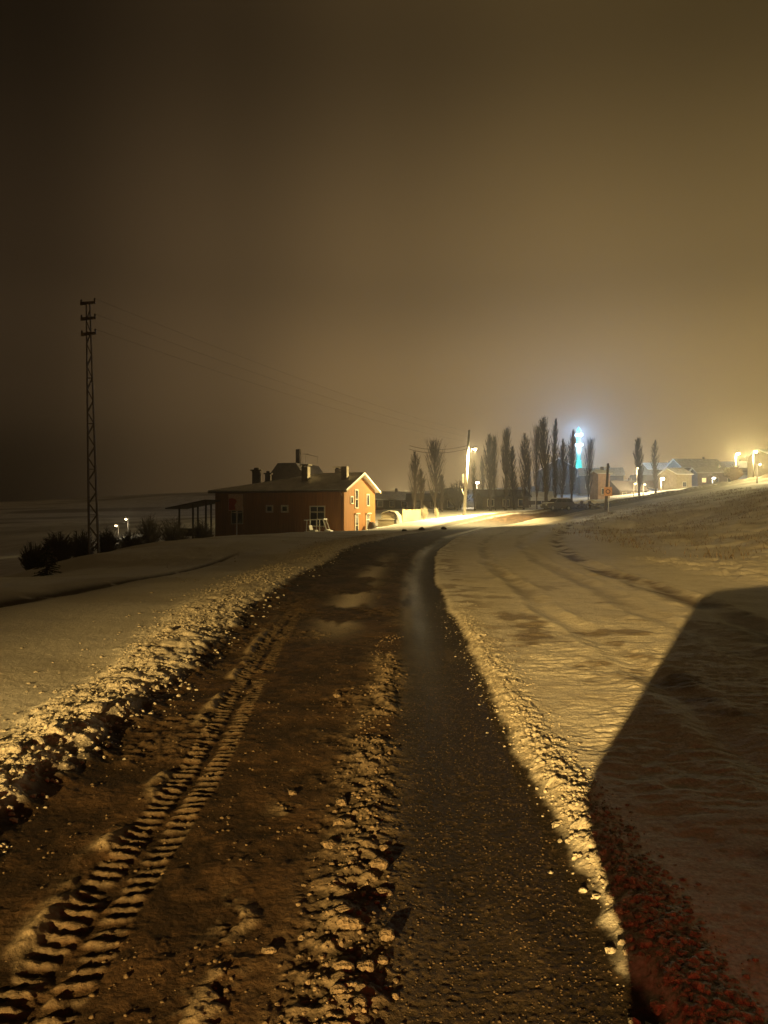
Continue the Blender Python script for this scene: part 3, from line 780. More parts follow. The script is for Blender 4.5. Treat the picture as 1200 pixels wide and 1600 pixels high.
def yard_bits():
    b = at(571, 829, 74.5)
    p = Matrix.Rotation(R(-19), 3, 'Z') @ Vector((.7, 6.0, 0)) + Vector((-3.9, 75, 0))
    t = MB().lathe([(.3, -.6), (.42, -.2), (.45, .5), (.36, .85), (.15, 1.0)], 14).build('barrel', M['dark_block'], None, True)
    t.location = (p.x, p.y, HZ+.62); tag(t, 'small dark barrel standing against the orange gable end', 'barrel')
yard_bits()

def carport():
    # dark lean-to roof on posts, left of the house
    b = at(306, 800, 79); z = HZ-.3
    t = empty('carport', (b.x, b.y, z), 'dark open carport with a low sloping roof, left of the wooden house', 'carport', None, R(-19))
    w = 3.2
    MB().prism([(-2.6, 3.25), (2.1, 4.05), (2.1, 4.2), (-2.6, 3.37)], 'y', -1.6, 2.4).build('roof', M['dark_wood'], t)
    for x in (-1.1, .5, 2.0):
        for y in (-1.3, 2.1): MB().box(x-.07, x+.07, y-.07, y+.07, -.5, 3.27+(x+2.6)*.17).build('post', M['dark_wood'], t)
    MB().box(-1.1, 2.0, -1.36, -1.30, .5, 1.3).build('railing', M['dark_wood'], t)
    c = at(255, 817, 66)
carport()

def rear_house():
    b = at(466, 800, 93); z = -1.0
    t = empty('house', (b.x, b.y, z), 'dark house hidden behind the wooden house, only roof and tall flue showing', 'house', None, R(-19))
    MB().prism([(-3.0, 0), (3.0, 0), (3.0, 5.6), (-3.0, 5.6)], 'y', -3, 3).build('wall', M['wall_d'], t)
    rf = MB().prism([(-3.4, 5.5), (3.4, 5.5), (1.2, 8.35), (-1.1, 8.35)], 'y', -3.3, 3.3).build('roof', M['tile'], t)
    MB().box(-.25, .25, -.2, .3, 7.2, 10.2).build('chimney', M['dark_block'], rf)
    an = MB().path([(1.0, 0, 8.2), (1.0, 0, 9.6), (2.6, 0, 9.2)], .03); an.path([(2.6, 0, 9.2), (2.5, 0, 8.4)], .03); an.path([(.6, 0, 9.6), (1.4, 0, 9.6)], .03)
    an.build('antenna', M['metal'], rf)
    for (px, py, h, wd, lab) in ((401, 731, 22, .85, 'broad dark chimney stack poking up behind the left roof slope'), (419, 736, 15, .6, 'smaller dark chimney stack with cap behind the left roof slope')):
        c = at(px, 752, 84); top = at(px, py, 84).z
        e = empty('chimney_stack', (c.x, c.y, -1), lab, 'chimney')
        MB().box(-wd/2, wd/2, -wd/2, wd/2, -.3, top+1-.35).build('stack', M['dark_block'], e)
        MB().box(-wd*.72, wd*.72, -wd*.72, wd*.72, top+1-.35, top+1-.22).build('slab', M['dark_block'], e)
        MB().box(-wd*.3, wd*.3, -wd*.3, wd*.3, top+1-.22, top+1).build('cowl', M['dark_block'], e)
rear_house()

def golf_cart():
    b = at(497, 829, 71.5); z = at(0, 811, 71.5).z-1.86
    t = empty('golf_cart', (b.x, b.y, z), 'small white utility cart with canopy parked in front of the wooden house', 'golf cart', None, R(-12))
    MB().prism([(-1.2, 1.72), (.72, 1.82), (.72, 1.90), (-1.2, 1.80)], 'y', -.58, .58).build('canopy', M['white'], t, bevel=.02)
    for y in (-.5, .5):
        MB().tube((-1.0, y, .62), (-.92, y, 1.74), .035).build('post', M['white'], t)
        MB().tube((.0, y, .62), (.0, y, 1.79), .028).build('post', M['white'], t)
        MB().tube((.98, y, .82), (.62, y, 1.81), .035).build('post', M['white'], t)
    MB().prism([(-1.25, .32), (1.35, .32), (1.42, .52), (1.30, .78), (.92, .92), (.78, .88), (.72, .40), (-.15, .38), (-.2, .66), (-1.2, .70)], 'y', -.56, .56).build('body', M['white'], t, bevel=.02)
    st = MB().box(-.72, -.12, -.5, .5, .68, .84); st.prism([(-.78, .8), (-.64, .8), (-.74, 1.28), (-.84, 1.28)], 'y', -.5, .5); st.build('seat', M['seat'], t, bevel=.02)
    MB().tube((.74, -.25, .9), (.45, -.25, 1.12), .02).build('steering_column', M['black'], t)
    for x in (-.8, .88):
        for y in (-.5, .5): wheel_parts(t, x, y, .24, .2, 1 if y > 0 else -1)
    for y in (-.35, .35): MB().box(1.34, 1.42, y-.09, y+.09, .58, .70).build('headlight', M['headlamp'], t)
golf_cart()

def sign(name, px, py, pyb, d, sz, label, face, kind, rz, postm='metal'):
    c = at(px, py, d); z = gz(c.x, c.y)
    t = empty(name, (c.x, c.y, z), label, 'sign', None, rz)
    h = c.z - z
    MB().tube((.06, .06, -.4), (.06, .06, h+sz*.3), .04, .04, 8).build('post', M[postm], t)
    pl = MB().box(-sz/2, sz/2, -.012, .012, h-sz*.58, h+sz*.58).build('plate', M[face], t, bevel=.01)
    mk = MB()
    if kind == 'corner':     # faded red shape filling the lower left of the pale plate
        n = 14; pts = []
        cx, cz = -sz*.5, h-sz*.1
        prof = [(-.47, -.54), (.02, -.50), (-.06, -.20), (.10, .05), (.02, .22), (-.22, .30), (-.47, .26)]
        mk.prism([(a*sz, h+b*sz) for a, b in prof], 'y', -.017, -.0135)
        mk.build('mark', M['sred'], pl)
    else:
        n = 16; vs = []; fs = []
        for k, rr in enumerate((.30, .19)):
            for yy in (-.0155, -.0135):
                for i in range(n): a = 2*math.pi*i/n; vs.append((rr*sz*math.cos(a), yy, h+rr*sz*math.sin(a)))
        for i in range(n):
            j = (i+1) % n
            fs += [(i, j, 2*n+j, 2*n+i), (n+i, 3*n+i, 3*n+j, n+j), (i, n+i, n+j, j), (2*n+i, 2*n+j, 3*n+j, 3*n+i)]
        mk.add(vs, fs); mk.build('mark', M['sblack'], pl)
sign('road_sign', 368, 785, 835, 50, .95, 'pale square road sign with faded red patch, standing before the wooden house', 'pink', 'corner', R(-8), 'white')
sign('road_sign', 950, 768, 792, 93, .95, 'orange square road sign beside the dark wooden pole by the far bend', 'sorange', 'ring', R(-14), 'white')

def dark_pole():
    b = at(946, 795, 95); z = gz(b.x, b.y); top = at(950, 724, 95)
    t = MB().tube((0, 0, -.5), (top.x-b.x, 0, top.z-z), .20, .14, 10).build('utility_pole', M['bark'], None, True)
    t.location = (b.x, b.y, z); tag(t, 'short dark wooden pole rising behind the orange road sign', 'utility pole')
dark_pole()

# ------------------------------------------------------------------ covered stack, fence and lit shrubs by the house
def stack_and_fence():
    d = 93.0
    b = at(608, 823, d); z = b.z
    t = empty('tarp_covered_stack', (b.x, b.y, z-.1), 'pale stack of boards with tarpaulin draped over its end, right of the house', 'stack', None, R(-10))
    t.scale = (1.12, 1.12, 1.12)
    lay = MB(); zc = 0; random.seed(4)
    base = at(0, 823, d).z - (z-.1)
    for k in range(5):
        h = .17; o = .05*random.uniform(-1, 1)
        lay.box(-1.05+o, .7+o, -.9, .9, max(0, base-.2)+k*h, max(0, base-.2)+k*h+h-.03)
    lay.build('board_stack', M['plank'], t)
    z1 = max(0, base-.2)+5*.17
    MB().box(-1.12, .75, -.98, .98, z1, z1+.10).build('cover_sheet', M['tarp'], t, bevel=.02)
    up = MB()
    for k in range(4): up.box(-.72+.03*k, .7, -.8, .8, z1+.10+k*.17, z1+.10+k*.17+.14)
    up.build('board_stack', M['plank'], t)
    z2 = z1+.10+.68
    tp = MB(); n = 10; vs = []; fs = []
    prof = [(-.78, z2-.30), (-.55, z2-.02), (.05, z2+.16), (.75, z2+.10), (1.12, z2-.35), (1.28, z2-1.0), (1.32, .1)]
    for j in range(n+1):
        y = -1.05+2.1*j/n
        for i, (x, zz) in enumerate(prof): vs.append((x+.05*math.sin(j*1.9+i), y, zz+.04*math.sin(j*2.3+i*1.4)))
    m_ = len(prof)
    for j in range(n):
        for i in range(m_-1): fs.append((j*m_+i, j*m_+i+1, (j+1)*m_+i+1, (j+1)*m_+i))
    tp.add(vs, fs); o = tp.build('tarpaulin', M['tarp'], t, True)
    md = o.modifiers.new('thick', 'SOLIDIFY'); md.thickness = .03; md.offset = 1
    # fence
    a = at(629, 820, 94); c = at(657, 818, 96)
    f = empty('fence', (a.x, a.y, gz(a.x, a.y)), 'pale lit fence of upright planks between the stack and the frosted shrub', 'fence')
    L = (c-a); ln = Vector((L.x, L.y, 0)).length; f.rotation_euler = (0, 0, math.atan2(L.y, L.x))
    ztop = at(0, 796, 94).z - f.location.z
    pk = MB(); random.seed(8); n = 15
    for i in range(n):
        x0 = ln*i/n; pk.box(x0+.006, x0+ln/n-.006, -.012+random.uniform(-.008, .008), .012, -.2, ztop+random.uniform(-.06, .04))
    pk.build('planks', M['plank'], f)
    for x in (0.05, ln*.5, ln-.05): MB().box(x-.05, x+.05, .02, .12, -.3, ztop-.05).build('post', M['plank'], f)
    MB().box(0, ln, .014, .05, ztop*.75, ztop*.75+.08).build('rail', M['plank'], f)
stack_and_fence()

# ------------------------------------------------------------------ bare trees and shrubs: real twigs
def twigs_mesh(seed, H, spread, n1, n2, upright, r0, crown_from, twig_r, shape='poplar', lean=.0):
    rnd = random.Random(seed); tr = MB(); cr = MB()
    k = 7; pts = []
    for i in range(k+1):
        f = i/k; pts.append(Vector((lean*f*H + .012*H*math.sin(f*5+seed), .008*H*math.sin(f*4+seed*2), H*f)))
    def tp(f):
        q = max(0, min(.9999, f))*k; i = int(q); return pts[i].lerp(pts[i+1], q-i)
    for i in range(k): tr.tube(pts[i], pts[i+1], r0*(1-.93*i/k), r0*(1-.93*(i+1)/k), 6)
    for i in range(n1):
        f = crown_from+(1-crown_from)*rnd.random()**.9; p = tp(f); a = rnd.random()*math.tau
        g = (f-crown_from)/(1-crown_from)
        if shape == 'poplar': ext = spread*(.55+.75*math.sin(math.pi*min(1, g*.8+.16)))*rnd.uniform(.5, 1.15)*(1-g**4*.75)
        else: ext = spread*math.sqrt(max(.05, 1-(g*1.02)**2.4))*rnd.uniform(.5, 1.15)
        up = ext*upright*rnd.uniform(.75, 1.3)
        if shape == 'round':
            th = rnd.random()*math.tau; ph = math.acos(rnd.uniform(-.15, 1)); rr = rnd.uniform(.35, 1)**.6
            p = tp(rnd.uniform(.02, .45)); e = Vector((math.cos(th)*math.sin(ph)*spread*rr, math.sin(th)*math.sin(ph)*spread*rr, H*(.42+.58*math.cos(ph)*rr)))
            a = th; ext = spread*.6
        if shape == 'poplar': up = min(up, max(.4, (H*1.02-p.z)))
        if shape == 'poplar': e = p + Vector((math.cos(a)*ext, math.sin(a)*ext, up))
        mid = p.lerp(e, .45) + Vector((math.cos(a), math.sin(a), 0))*ext*.12
        rb = twig_r*rnd.uniform(1.2, 2.2)
        cr.tube(p, mid, rb*1.3, rb, 3, False); cr.tube(mid, e, rb, rb*.5, 3, False)
        for j in range(n2):
            u = rnd.uniform(.25, 1); q = (p.lerp(mid, u/.45) if u < .45 else mid.lerp(e, (u-.45)/.55))
            b = a+rnd.uniform(-1.4, 1.4); l2 = ext*rnd.uniform(.25, .6)
            e2 = q + Vector((math.cos(b)*l2*.7, math.sin(b)*l2*.7, l2*(.9 if shape != 'poplar' else 1.6)*rnd.uniform(.3, 1.1)))
            cr.tube(q, e2, twig_r, twig_r*.5, 3, False)
    return tr, cr
def bare_tree(name, loc, H, spread, seed, label, cat, group=None, n1=150, n2=5, upright=2.6, r0=.16, cf=.10, tw=.02, shape='poplar', m='twig', rz=0, sc=1):
    t = empty(name, loc, label, cat, group, rz)
    tr, cr = twigs_mesh(seed, H, spread, n1, n2, upright, r0, cf, tw, shape)
    a = tr.build('trunk', M['bark'] if m == 'twig' else M[m], t); b = cr.build('crown', M[m], t)
    return t
POP = 'bare poplars in a row beyond the lamp'
protos = []
def make_poplar(i, px, py, wpx, d, label, pyb=798):
    b = at(px, pyb, d); z = gz(b.x, b.y); H = at(px, py, d).z - z + .2; sp = wpx/2/F*d*1.25
    if len(protos) < 5:
        t = bare_tree('poplar_tree', (b.x, b.y, z), H, sp, 11+i*7, label, 'tree', POP, n1=210, n2=7, tw=.013, r0=.15)
        protos.append((t, H, sp)); return
    p, H0, s0 = min(protos, key=lambda q: abs(q[1]-H)); p = protos[i % 5]; p, H0, s0 = p
    t = copy_tree(p); t.location = (b.x, b.y, z); t.scale = (sp/s0, sp/s0, H/H0); t.rotation_euler = (.035*math.sin(i*2.1), .03*math.cos(i*1.7), i*1.3)
    t['label'] = label
PL = [(648, 710, 12, 106, 'slim bare poplar farthest left, beside a shorter sapling, above the pale fence'),
 (658, 736, 8, 107, 'short sapling poplar close beside the leftmost slim poplar'),
 (679, 693, 19, 108, 'broad isolated bare poplar left of the lamp pole'),
 (690, 745, 7, 112, 'faint low sapling just right of the broad isolated poplar'),
 (741, 722, 6, 116, 'thin bare poplar right behind the glowing lamp head'),
 (755, 716, 6, 128, 'faint thin poplar above the small distant white lamp'),
 (765, 683, 12, 113, 'bare poplar, left one of a touching pair just right of the lamp'),
 (774, 686, 9, 114, 'bare poplar, right one of a touching pair just right of the lamp'),
 (790, 673, 11, 112, 'narrow pointed poplar, tall and dark, standing right of the touching pair'),
 (803, 700, 11, 116, 'shorter poplar in the dip between two taller poplars at mid row'),
 (819, 682, 13, 113, 'blunt topped bare poplar with rounded head in the middle of the row'),
 (828, 712, 6, 124, 'faint thin poplar behind the blunt topped one'),
 (839, 671, 11, 111, 'poplar next left of the tallest poplar'),
 (853, 656, 13, 110, 'tallest poplar of the row, broad and dark'),
 (866, 657, 9, 113, 'slim tall poplar touching the right side of the tallest one'),
 (878, 690, 11, 120, 'hazy poplar in front of the bluish snowy mosque roof'),
 (892, 676, 9, 112, 'dark poplar immediately left of the glowing minaret'),
 (919, 690, 11, 114, 'hazy poplar immediately right of the glowing minaret'),
 (998, 688, 9, 138, 'lone poplar rising behind a bright village lamp, left of two'),
 (1023, 690, 8, 140, 'lone poplar, right one of the two apart from the row')]
for i, a in enumerate(PL): make_poplar(i, *a[:4], a[4], 798 if a[0] < 960 else 782)

def round_bush(px, pytop, pyb, wpx, d, seed, label, name='bare_shrub', m='twig', n1=110, n2=8, tw=.016, group=None, cat='shrub', z=None):
    b = at(px, pyb, d); z = gz(b.x, b.y) if z is None else z
    H = at(px, pytop, d).z - z
    return bare_tree(name, (b.x, b.y, z-.05), max(.5, H*.92), wpx/2/F*d, seed, label, cat, group, n1, n2, .55, .05, .04, tw, 'round', m)
round_bush(715, 746, 800, 40, 118, 31, 'wide round bare tree left behind the lit lamp pole', 'bare_tree', n1=170, n2=9, tw=.03, cat='tree')
round_bush(663, 786, 818, 15, 93, 41, 'brightly lit frosted shrub at the right end of the plank fence', 'frosted_shrub', 'frosty', 90, 8, .016)
round_bush(682, 789, 815, 9, 92, 42, 'smaller narrow frosted shrub standing alone on the lit snow', 'frosted_shrub', 'frosty', 60, 7, .016)
VS = 'dark shrubs below the snowfield edge'
for i, a in enumerate(((52, 838, 873, 46, 34, 'low dark shrub farthest left at the snowfield edge'), (92, 822, 868, 60, 33, 'broad dark shrub just left of the lattice pole, behind the small spruce'), (128, 818, 866, 50, 38, 'dark shrub right against the left side of the lattice pole'),
     (168, 816, 860, 44, 40, 'rounded dark shrub just right of the lattice pole'), (205, 822, 850, 50, 50, 'low dark shrub beneath the two small valley lights'), (234, 793, 840, 46, 62, 'tallest rounded dark shrub left of the carport'), (272, 800, 838, 52, 64, 'wide dark shrub partly under the carport roof'), (316, 806, 836, 40, 62, 'dark shrub under the carport next to the house corner'))):
    bb_ = at(a[0], a[2], a[4]); gx = min(bb_.x, -12.4 if a[4] < 45 else bb_.x)
    round_bush(a[0], a[1], a[2], a[3], a[4], 60+i, a[5], group=VS, n1=190, n2=10, tw=.010)

def conifer(px, pyt, pyb, d, wpx, label, m, seed, snow=False):
    b = at(px, pyb, d); z = gz(b.x, b.y); H = at(px, pyt, d).z - z; w = wpx/2/F*d
    t = empty('spruce_tree', (b.x, b.y, z), label, 'tree')
    MB().tube((0, 0, -.1), (0, 0, H*.95), .04*H, .008*H, 7).build('trunk', M['bark'], t)
    rnd = random.Random(seed); cr = MB(); sn = MB()
    for i in range(150):
        f = rnd.random()**.75; zc = H*(.06+.92*(1-f) if False else .05+.93*f); L = w*(1-f)**.8*rnd.uniform(.75, 1.1)+.03*H; a = rnd.random()*math.tau
        p = Vector((0, 0, zc)); e = p+Vector((math.cos(a)*L, math.sin(a)*L, -L*.22))
        cr.tube(p, e, .008*H, .003*H, 3, False)
        for j in range(9):
            u = rnd.uniform(.15, 1); q = p.lerp(e, u); sd = rnd.choice((-1, 1)); b2 = a+sd*rnd.uniform(.5, 1.1); l2 = L*.32*(1.1-u*.6)
            e2 = q+Vector((math.cos(b2)*l2, math.sin(b2)*l2, -l2*.3)); v = Vector((0, 0, .016*H))
            cr.add([q-v, e2-v*.3, e2+v*.3, q+v], [(0, 1, 2, 3)])
            s2 = Vector((-math.sin(b2), math.cos(b2), 0))*.016*H
            cr.add([q-s2, e2-s2*.3, e2+s2*.3, q+s2], [(0, 1, 2, 3)])
            if snow and rnd.random() < .22: c = q+Vector((0, 0, .02*H)); sn.add([c-s2*1.6, e2-s2*.6+Vector((0, 0, .015*H)), e2+s2*.6+Vector((0, 0, .015*H)), c+s2*1.6], [(0, 1, 2, 3)])
    cr.build('crown', M[m], t)
    if snow: sn.build('snow_dusting', M['dirty'], t)
conifer(73, 845, 893, 21.2, 46, 'small snow dusted spruce at the left edge of the snowfield', 'needle', 5, True)
round_bush(1145, 724, 752, 30, 142, 77, 'reddish brown rounded shrub on the crest below two bright lamps', 'brown_shrub', 'needle_brown', 260, 10, .03)

# ------------------------------------------------------------------ snow covered car and rubble by the far bend
c = at(871, 799, 99)
car('snowy_car', (c.x, c.y, gz(c.x, c.y)), R(200), 'dull car dusted with snow parked below the poplars at the bend', 'car', 1.55, 4.1, 1.75, 'car_snowy', .5, 1.15, .92, True, 'sred', .12)
def log_pile():
    c = at(917, 793, 103); z = gz(c.x, c.y)
    t = empty('log_pile', (c.x, c.y, z), 'low snow covered log pile just right of the parked snowy car', 'log pile', None, R(-20))
    rnd = random.Random(3)
    for k, (x, zz) in enumerate(((-1.7, .18), (-1.2, .2), (-.7, .19), (-.2, .2), (.3, .2), (.8, .18), (1.3, .2), (1.8, .2), (-1.4, .55), (-.9, .56), (-.4, .55), (.2, .56), (.7, .55), (1.4, .56), (-.6, .9), (.4, .9))):
        MB().tube((x, -1.0, zz), (x+.06, 1.0, zz), .22, .2, 9).build('log', M['bark'], t, True)
    s = MB(); 
    for k in range(12):
        x = -1.9+k*.34; h = .75+.38*math.sin(k*.7)**2*(1 if 2 < k < 9 else .3); s.lathe([(.26, h-.05), (.28, h+.05), (.18, h+.15), (.02, h+.18)], 9, (x, -.6)); s.lathe([(.26, h-.05), (.3, h+.05), (.2, h+.15), (.02, h+.18)], 9, (x+.1, .3))
    s.build('snow_cap', M['snow'], t, True)
log_pile()

# ------------------------------------------------------------------ village houses
def small_house(px, pyb, pyr, d, wpx, dep, rh, wallm, roofm, label, rz=0, eave_axis='x', wins=2, lit=(), chim=True, name='village_house', z=None):
    b = at(px, pyb, d); z = b.z; w = wpx/F*d; wh = at(px, pyr, d).z - z - rh - .2; lowb = min(-.8, gz(b.x, b.y)-z-.8)
    t = empty(name, (b.x, b.y, z), label, 'house', None, rz)
    if eave_axis == 'x':
        w_ = MB().prism([(-dep/2, lowb), (dep/2, lowb), (dep/2, wh), (0, wh+rh-.08), (-dep/2, wh)], 'x', -w/2, w/2).build('wall', M[wallm], t)
        rf = MB(); s = rh/(dep/2); o = .4
        for sg in (-1, 1): rf.prism([(sg*(dep/2+o), wh-o*s+.02), (0, wh+rh+.02), (0, wh+rh+.22), (sg*(dep/2+o), wh-o*s+.16)], 'x', -w/2-.4, w/2+.4)
    else:
        w_ = MB().prism([(-w/2, lowb), (w/2, lowb), (w/2, wh), (0, wh+rh-.08), (-w/2, wh)], 'y', -dep/2, dep/2).build('wall', M[wallm], t)
        rf = MB(); s = rh/(w/2); o = .4
        for sg in (-1, 1): rf.prism([(sg*(w/2+o), wh-o*s+.02), (0, wh+rh+.02), (0, wh+rh+.22), (sg*(w/2+o), wh-o*s+.16)], 'y', -dep/2-.4, dep/2+.4)
    roof = rf.build('roof', M[roofm], t)
    if chim: MB().box(w*.2-.25, w*.2+.25, -.25, .25, wh+rh*.5, wh+rh+.8).build('chimney', M['dark_block'], roof)
    n = wins
    for i in range(n):
        x = -w/2+w*(i+.5)/n
        fo = MB().box(x-.55, x+.55, -dep/2-.06, -dep/2-.005, wh*.38, wh*.38+1.2).build('window', M['frame'], t)
        MB().box(x-.45, x+.45, -dep/2-.075, -dep/2-.062, wh*.38+.1, wh*.38+1.1).build('pane', M['lit_win' if i in lit else 'glass'], fo)
    return t
small_house(608, 800, 768, 150, 56, 8, 1.4, 'wall_d', 'roof_snow', 'low dark house with glowing skyline behind it, between wooden house and poplars', R(8), wins=3)
small_house(699, 801, 763, 128, 34, 6, 1.8, 'wall_d', 'tile', 'small dark gabled shed between the broad poplar and the lamp pole', R(5), 'y', 1, chim=False)
small_house(664, 799, 771, 140, 52, 6, 1.2, 'wall_d', 'tile', 'long low dark barn behind the leftmost poplars', R(-4), wins=2)
small_house(783, 801, 765, 124, 72, 6, 1.0, 'wall_d', 'tile', 'dark flat looking barn behind the touching pair of poplars', R(6), wins=3, chim=False)
small_house(838, 798, 768, 140, 52, 7, 1.4, 'wall_d', 'roof_snow', 'dim house hidden behind the middle poplars of the row', R(-5), wins=3)
small_house(937, 793, 734, 150, 19, 4, .6, 'wall_p', 'roof_snow', 'tall narrow pinkish house left of the dark wooden pole', R(8), 'x', 1)
small_house(976, 785, 751, 170, 46, 7, 2.0, 'wall_d', 'tile', 'low dark house with a dark roof right of the orange sign', R(14), wins=3)
small_house(1012, 780, 742, 215, 48, 8, 1.6, 'wall_b', 'tile', 'brown house behind the two lone poplars', R(-8), wins=3)
small_house(1054, 774, 731, 178, 26, 7, 1.4, 'wall_y', 'roof_snow', 'ochre house lit bright by the lamp right of the lone poplars', R(16), wins=1, chim=False)
small_house(1086, 768, 717, 235, 72, 9, 2.6, 'wall_g', 'roof_snow', 'grey house with a wide snowy roof and chimney in mid village', R(10), wins=3)
small_house(1112, 764, 730, 200, 56, 8, 1.4, 'wall_b', 'roof_snow', 'brown house above the small white light, under the wide snowy roof', R(-6), wins=3, lit=(0,))
small_house(938, 776, 731, 215, 64, 8, 2.0, 'wall_g', 'roof_snow', 'distant grey house with snowy roof behind the wooden pole', R(-10), wins=3)
small_house(1213, 752, 702, 178, 62, 8, 1.4, 'wall_y', 'roof_snow', 'yellow lit house at the far right edge beside a bright lamp', R(12), wins=2)
small_house(1034, 765, 723, 275, 60, 9, 2.4, 'wall_g', 'roof_snow', 'faint hazy house on the hillside left of the wide snowy roof', R(5), wins=4)
small_house(1143, 752, 721, 270, 60, 9, 2.2, 'wall_g', 'roof_snow', 'faint hazy house behind the reddish brown shrub', R(-12), wins=4)

# mosque and minaret
def mosque():
    b = at(876, 770, 236); z = gz(b.x, b.y)
    t = empty('mosque', (b.x, b.y, z), 'mosque hall with a sloping snowy roof tinted blue, left of the minaret', 'mosque', None, R(-20))
    ez = at(0, 738, 236).z - z; rz = at(0, 718, 236).z - z
    MB().prism([(-6.5, -1), (6.5, -1), (6.5, ez), (0, rz-.1), (-6.5, ez)], 'y', -5, 5).build('wall', M['stone'], t)
    rf = MB(); s = (rz-ez)/6.5
    for sg in (-1, 1): rf.prism([(sg*7.1, ez-.6*s+.03), (0, rz+.03), (0, rz+.3), (sg*7.1, ez-.6*s+.2)], 'y', -5.5, 5.5)
    rf.build('roof', M['roof_snow'], t)
    for x in (-4, -1.4, 1.4, 4):
        f = MB().box(x-.6, x+.6, -5.08, -5.003, ez*.35, ez*.35+2.2).build('window', M['frame'], t)
        MB().box(x-.5, x+.5, -5.1, -5.082, ez*.35+.1, ez*.35+2.1).build('pane', M['glass'], f)
    d = 250; b = at(904, 772, d); z = gz(b.x, b.y)
    m = empty('minaret', (b.x, b.y, z), 'slender minaret glowing white, cyan and green, tallest light in the village', 'minaret')
    def h(py): return at(904, py, d).z - z
    MB().box(-1.7, 1.7, -1.7, 1.7, -1, h(744)).build('base', M['stone'], m)
    MB().lathe([(1.9, h(744)+.01), (1.55, h(738)), (1.2, h(732)), (.95, h(722)), (.88, h(719))], 20).build('transition', M['led_green'], m, True)
    MB().lathe([(.86, h(719)+.01), (.80, h(697))], 20).build('shaft', M['stone'], m, True)
    for py, r in ((695, 1.55), (679.5, 1.45)):
        bl = MB().lathe([(.85, h(py+3.2)), (r*.8, h(py+1.6)), (r, h(py+1.2)), (r, h(py-1.5)), (r-.12, h(py-1.5)), (.7, h(py-1.3))], 20).build('balcony', M['led_white'], m, True)
    MB().lathe([(.72, h(693)), (.68, h(681.3))], 18).build('upper_shaft', M['led_cyan'], m, True)
    MB().lathe([(.62, h(677.8)), (.60, h(673)), (.72, h(672.6)), (.02, h(666))], 18).build('spire', M['led_cyan'], m, True)
    emit_light('minaret_light', 'POINT', (b.x-.2, b.y-2.6, z+h(695)), 26000, (.30, .55, 1), .4)
    emit_light('minaret_light', 'POINT', (b.x-.2, b.y-2.6, z+h(678)), 26000, (.30, .60, 1), .4)
    emit_light('minaret_light', 'POINT', (b.x-1.5, b.y-3.0, z+h(730)), 6000, (.02, .8, .65), .4)
mosque()

# village lamps
VL = 'village street lamps'
def vlamp(px, py, pyb, d, label, e, col, lens='lens_sod', arm=.6, ang=R(-90), lit=True):
    b = at(px, pyb, d); z = gz(b.x, b.y); h = at(px, py, d).z - z + .1
    t, lp = street_lamp((b.x, b.y, z), h, label, arm=arm, ang=ang, lens=lens, r0=.11, r1=.07, group=VL, pole='metal', lr=.34 if e > 2000 else .2)
    if e: emit_light('street_lamp_light', 'POINT', lp+Vector((0, -.25, -.05)), e*FAR_K, col, .2)
vlamp(1150, 709, 750, 150, 'yellow street lamp with big halo high on the right, left one of two', 60000, (1, .78, .30))
vlamp(1177, 706, 748, 138, 'yellow street lamp high on the right beside the yellow lit house', 42000, (1, .78, .30))
vlamp(995, 731, 780, 165, 'bright street lamp in front of the left lone poplar', 30000, (1, .80, .42))
vlamp(1033, 748, 776, 150, 'white street lamp right of both lone poplars', 16000, (1, .78, .46), 'lens_white')
vlamp(1113, 747, 758, 175, 'small white light low on the slope left of the reddish shrub', 2500, (1, .95, .85), 'lens_white')
vlamp(745, 754, 792, 135, 'small distant lamp just right of the lit lamp pole', 5000, (1, .82, .5), 'lens_white')
vlamp(625, 771, 792, 190, 'hidden lamp glowing over the low dark house roof', 22000, (1, .78, .34))
vlamp(990, 756, 775, 150, 'low yellow lamp at the foot of the left lone poplar, left of two', 1500, (1, .75, .35), 'lens_dim')
vlamp(1005, 757, 775, 150, 'low yellow lamp at the foot of the left lone poplar, right of two', 1500, (1, .75, .35), 'lens_dim')
vlamp(200, 811, 828, 110, 'small valley light left of the tallest rounded shrub, upper of two', 500, (1, .85, .55), 'lens_dim')
vlamp(185, 821, 832, 100, 'small valley light beside the lattice pole, lower of two', 260, (1, .85, .55), 'lens_dim')
vlamp(1183, 726, 752, 120, 'thin lit post with a weak lamp below the yellow lit house', 1500, (1, .78, .35), 'lens_dim')

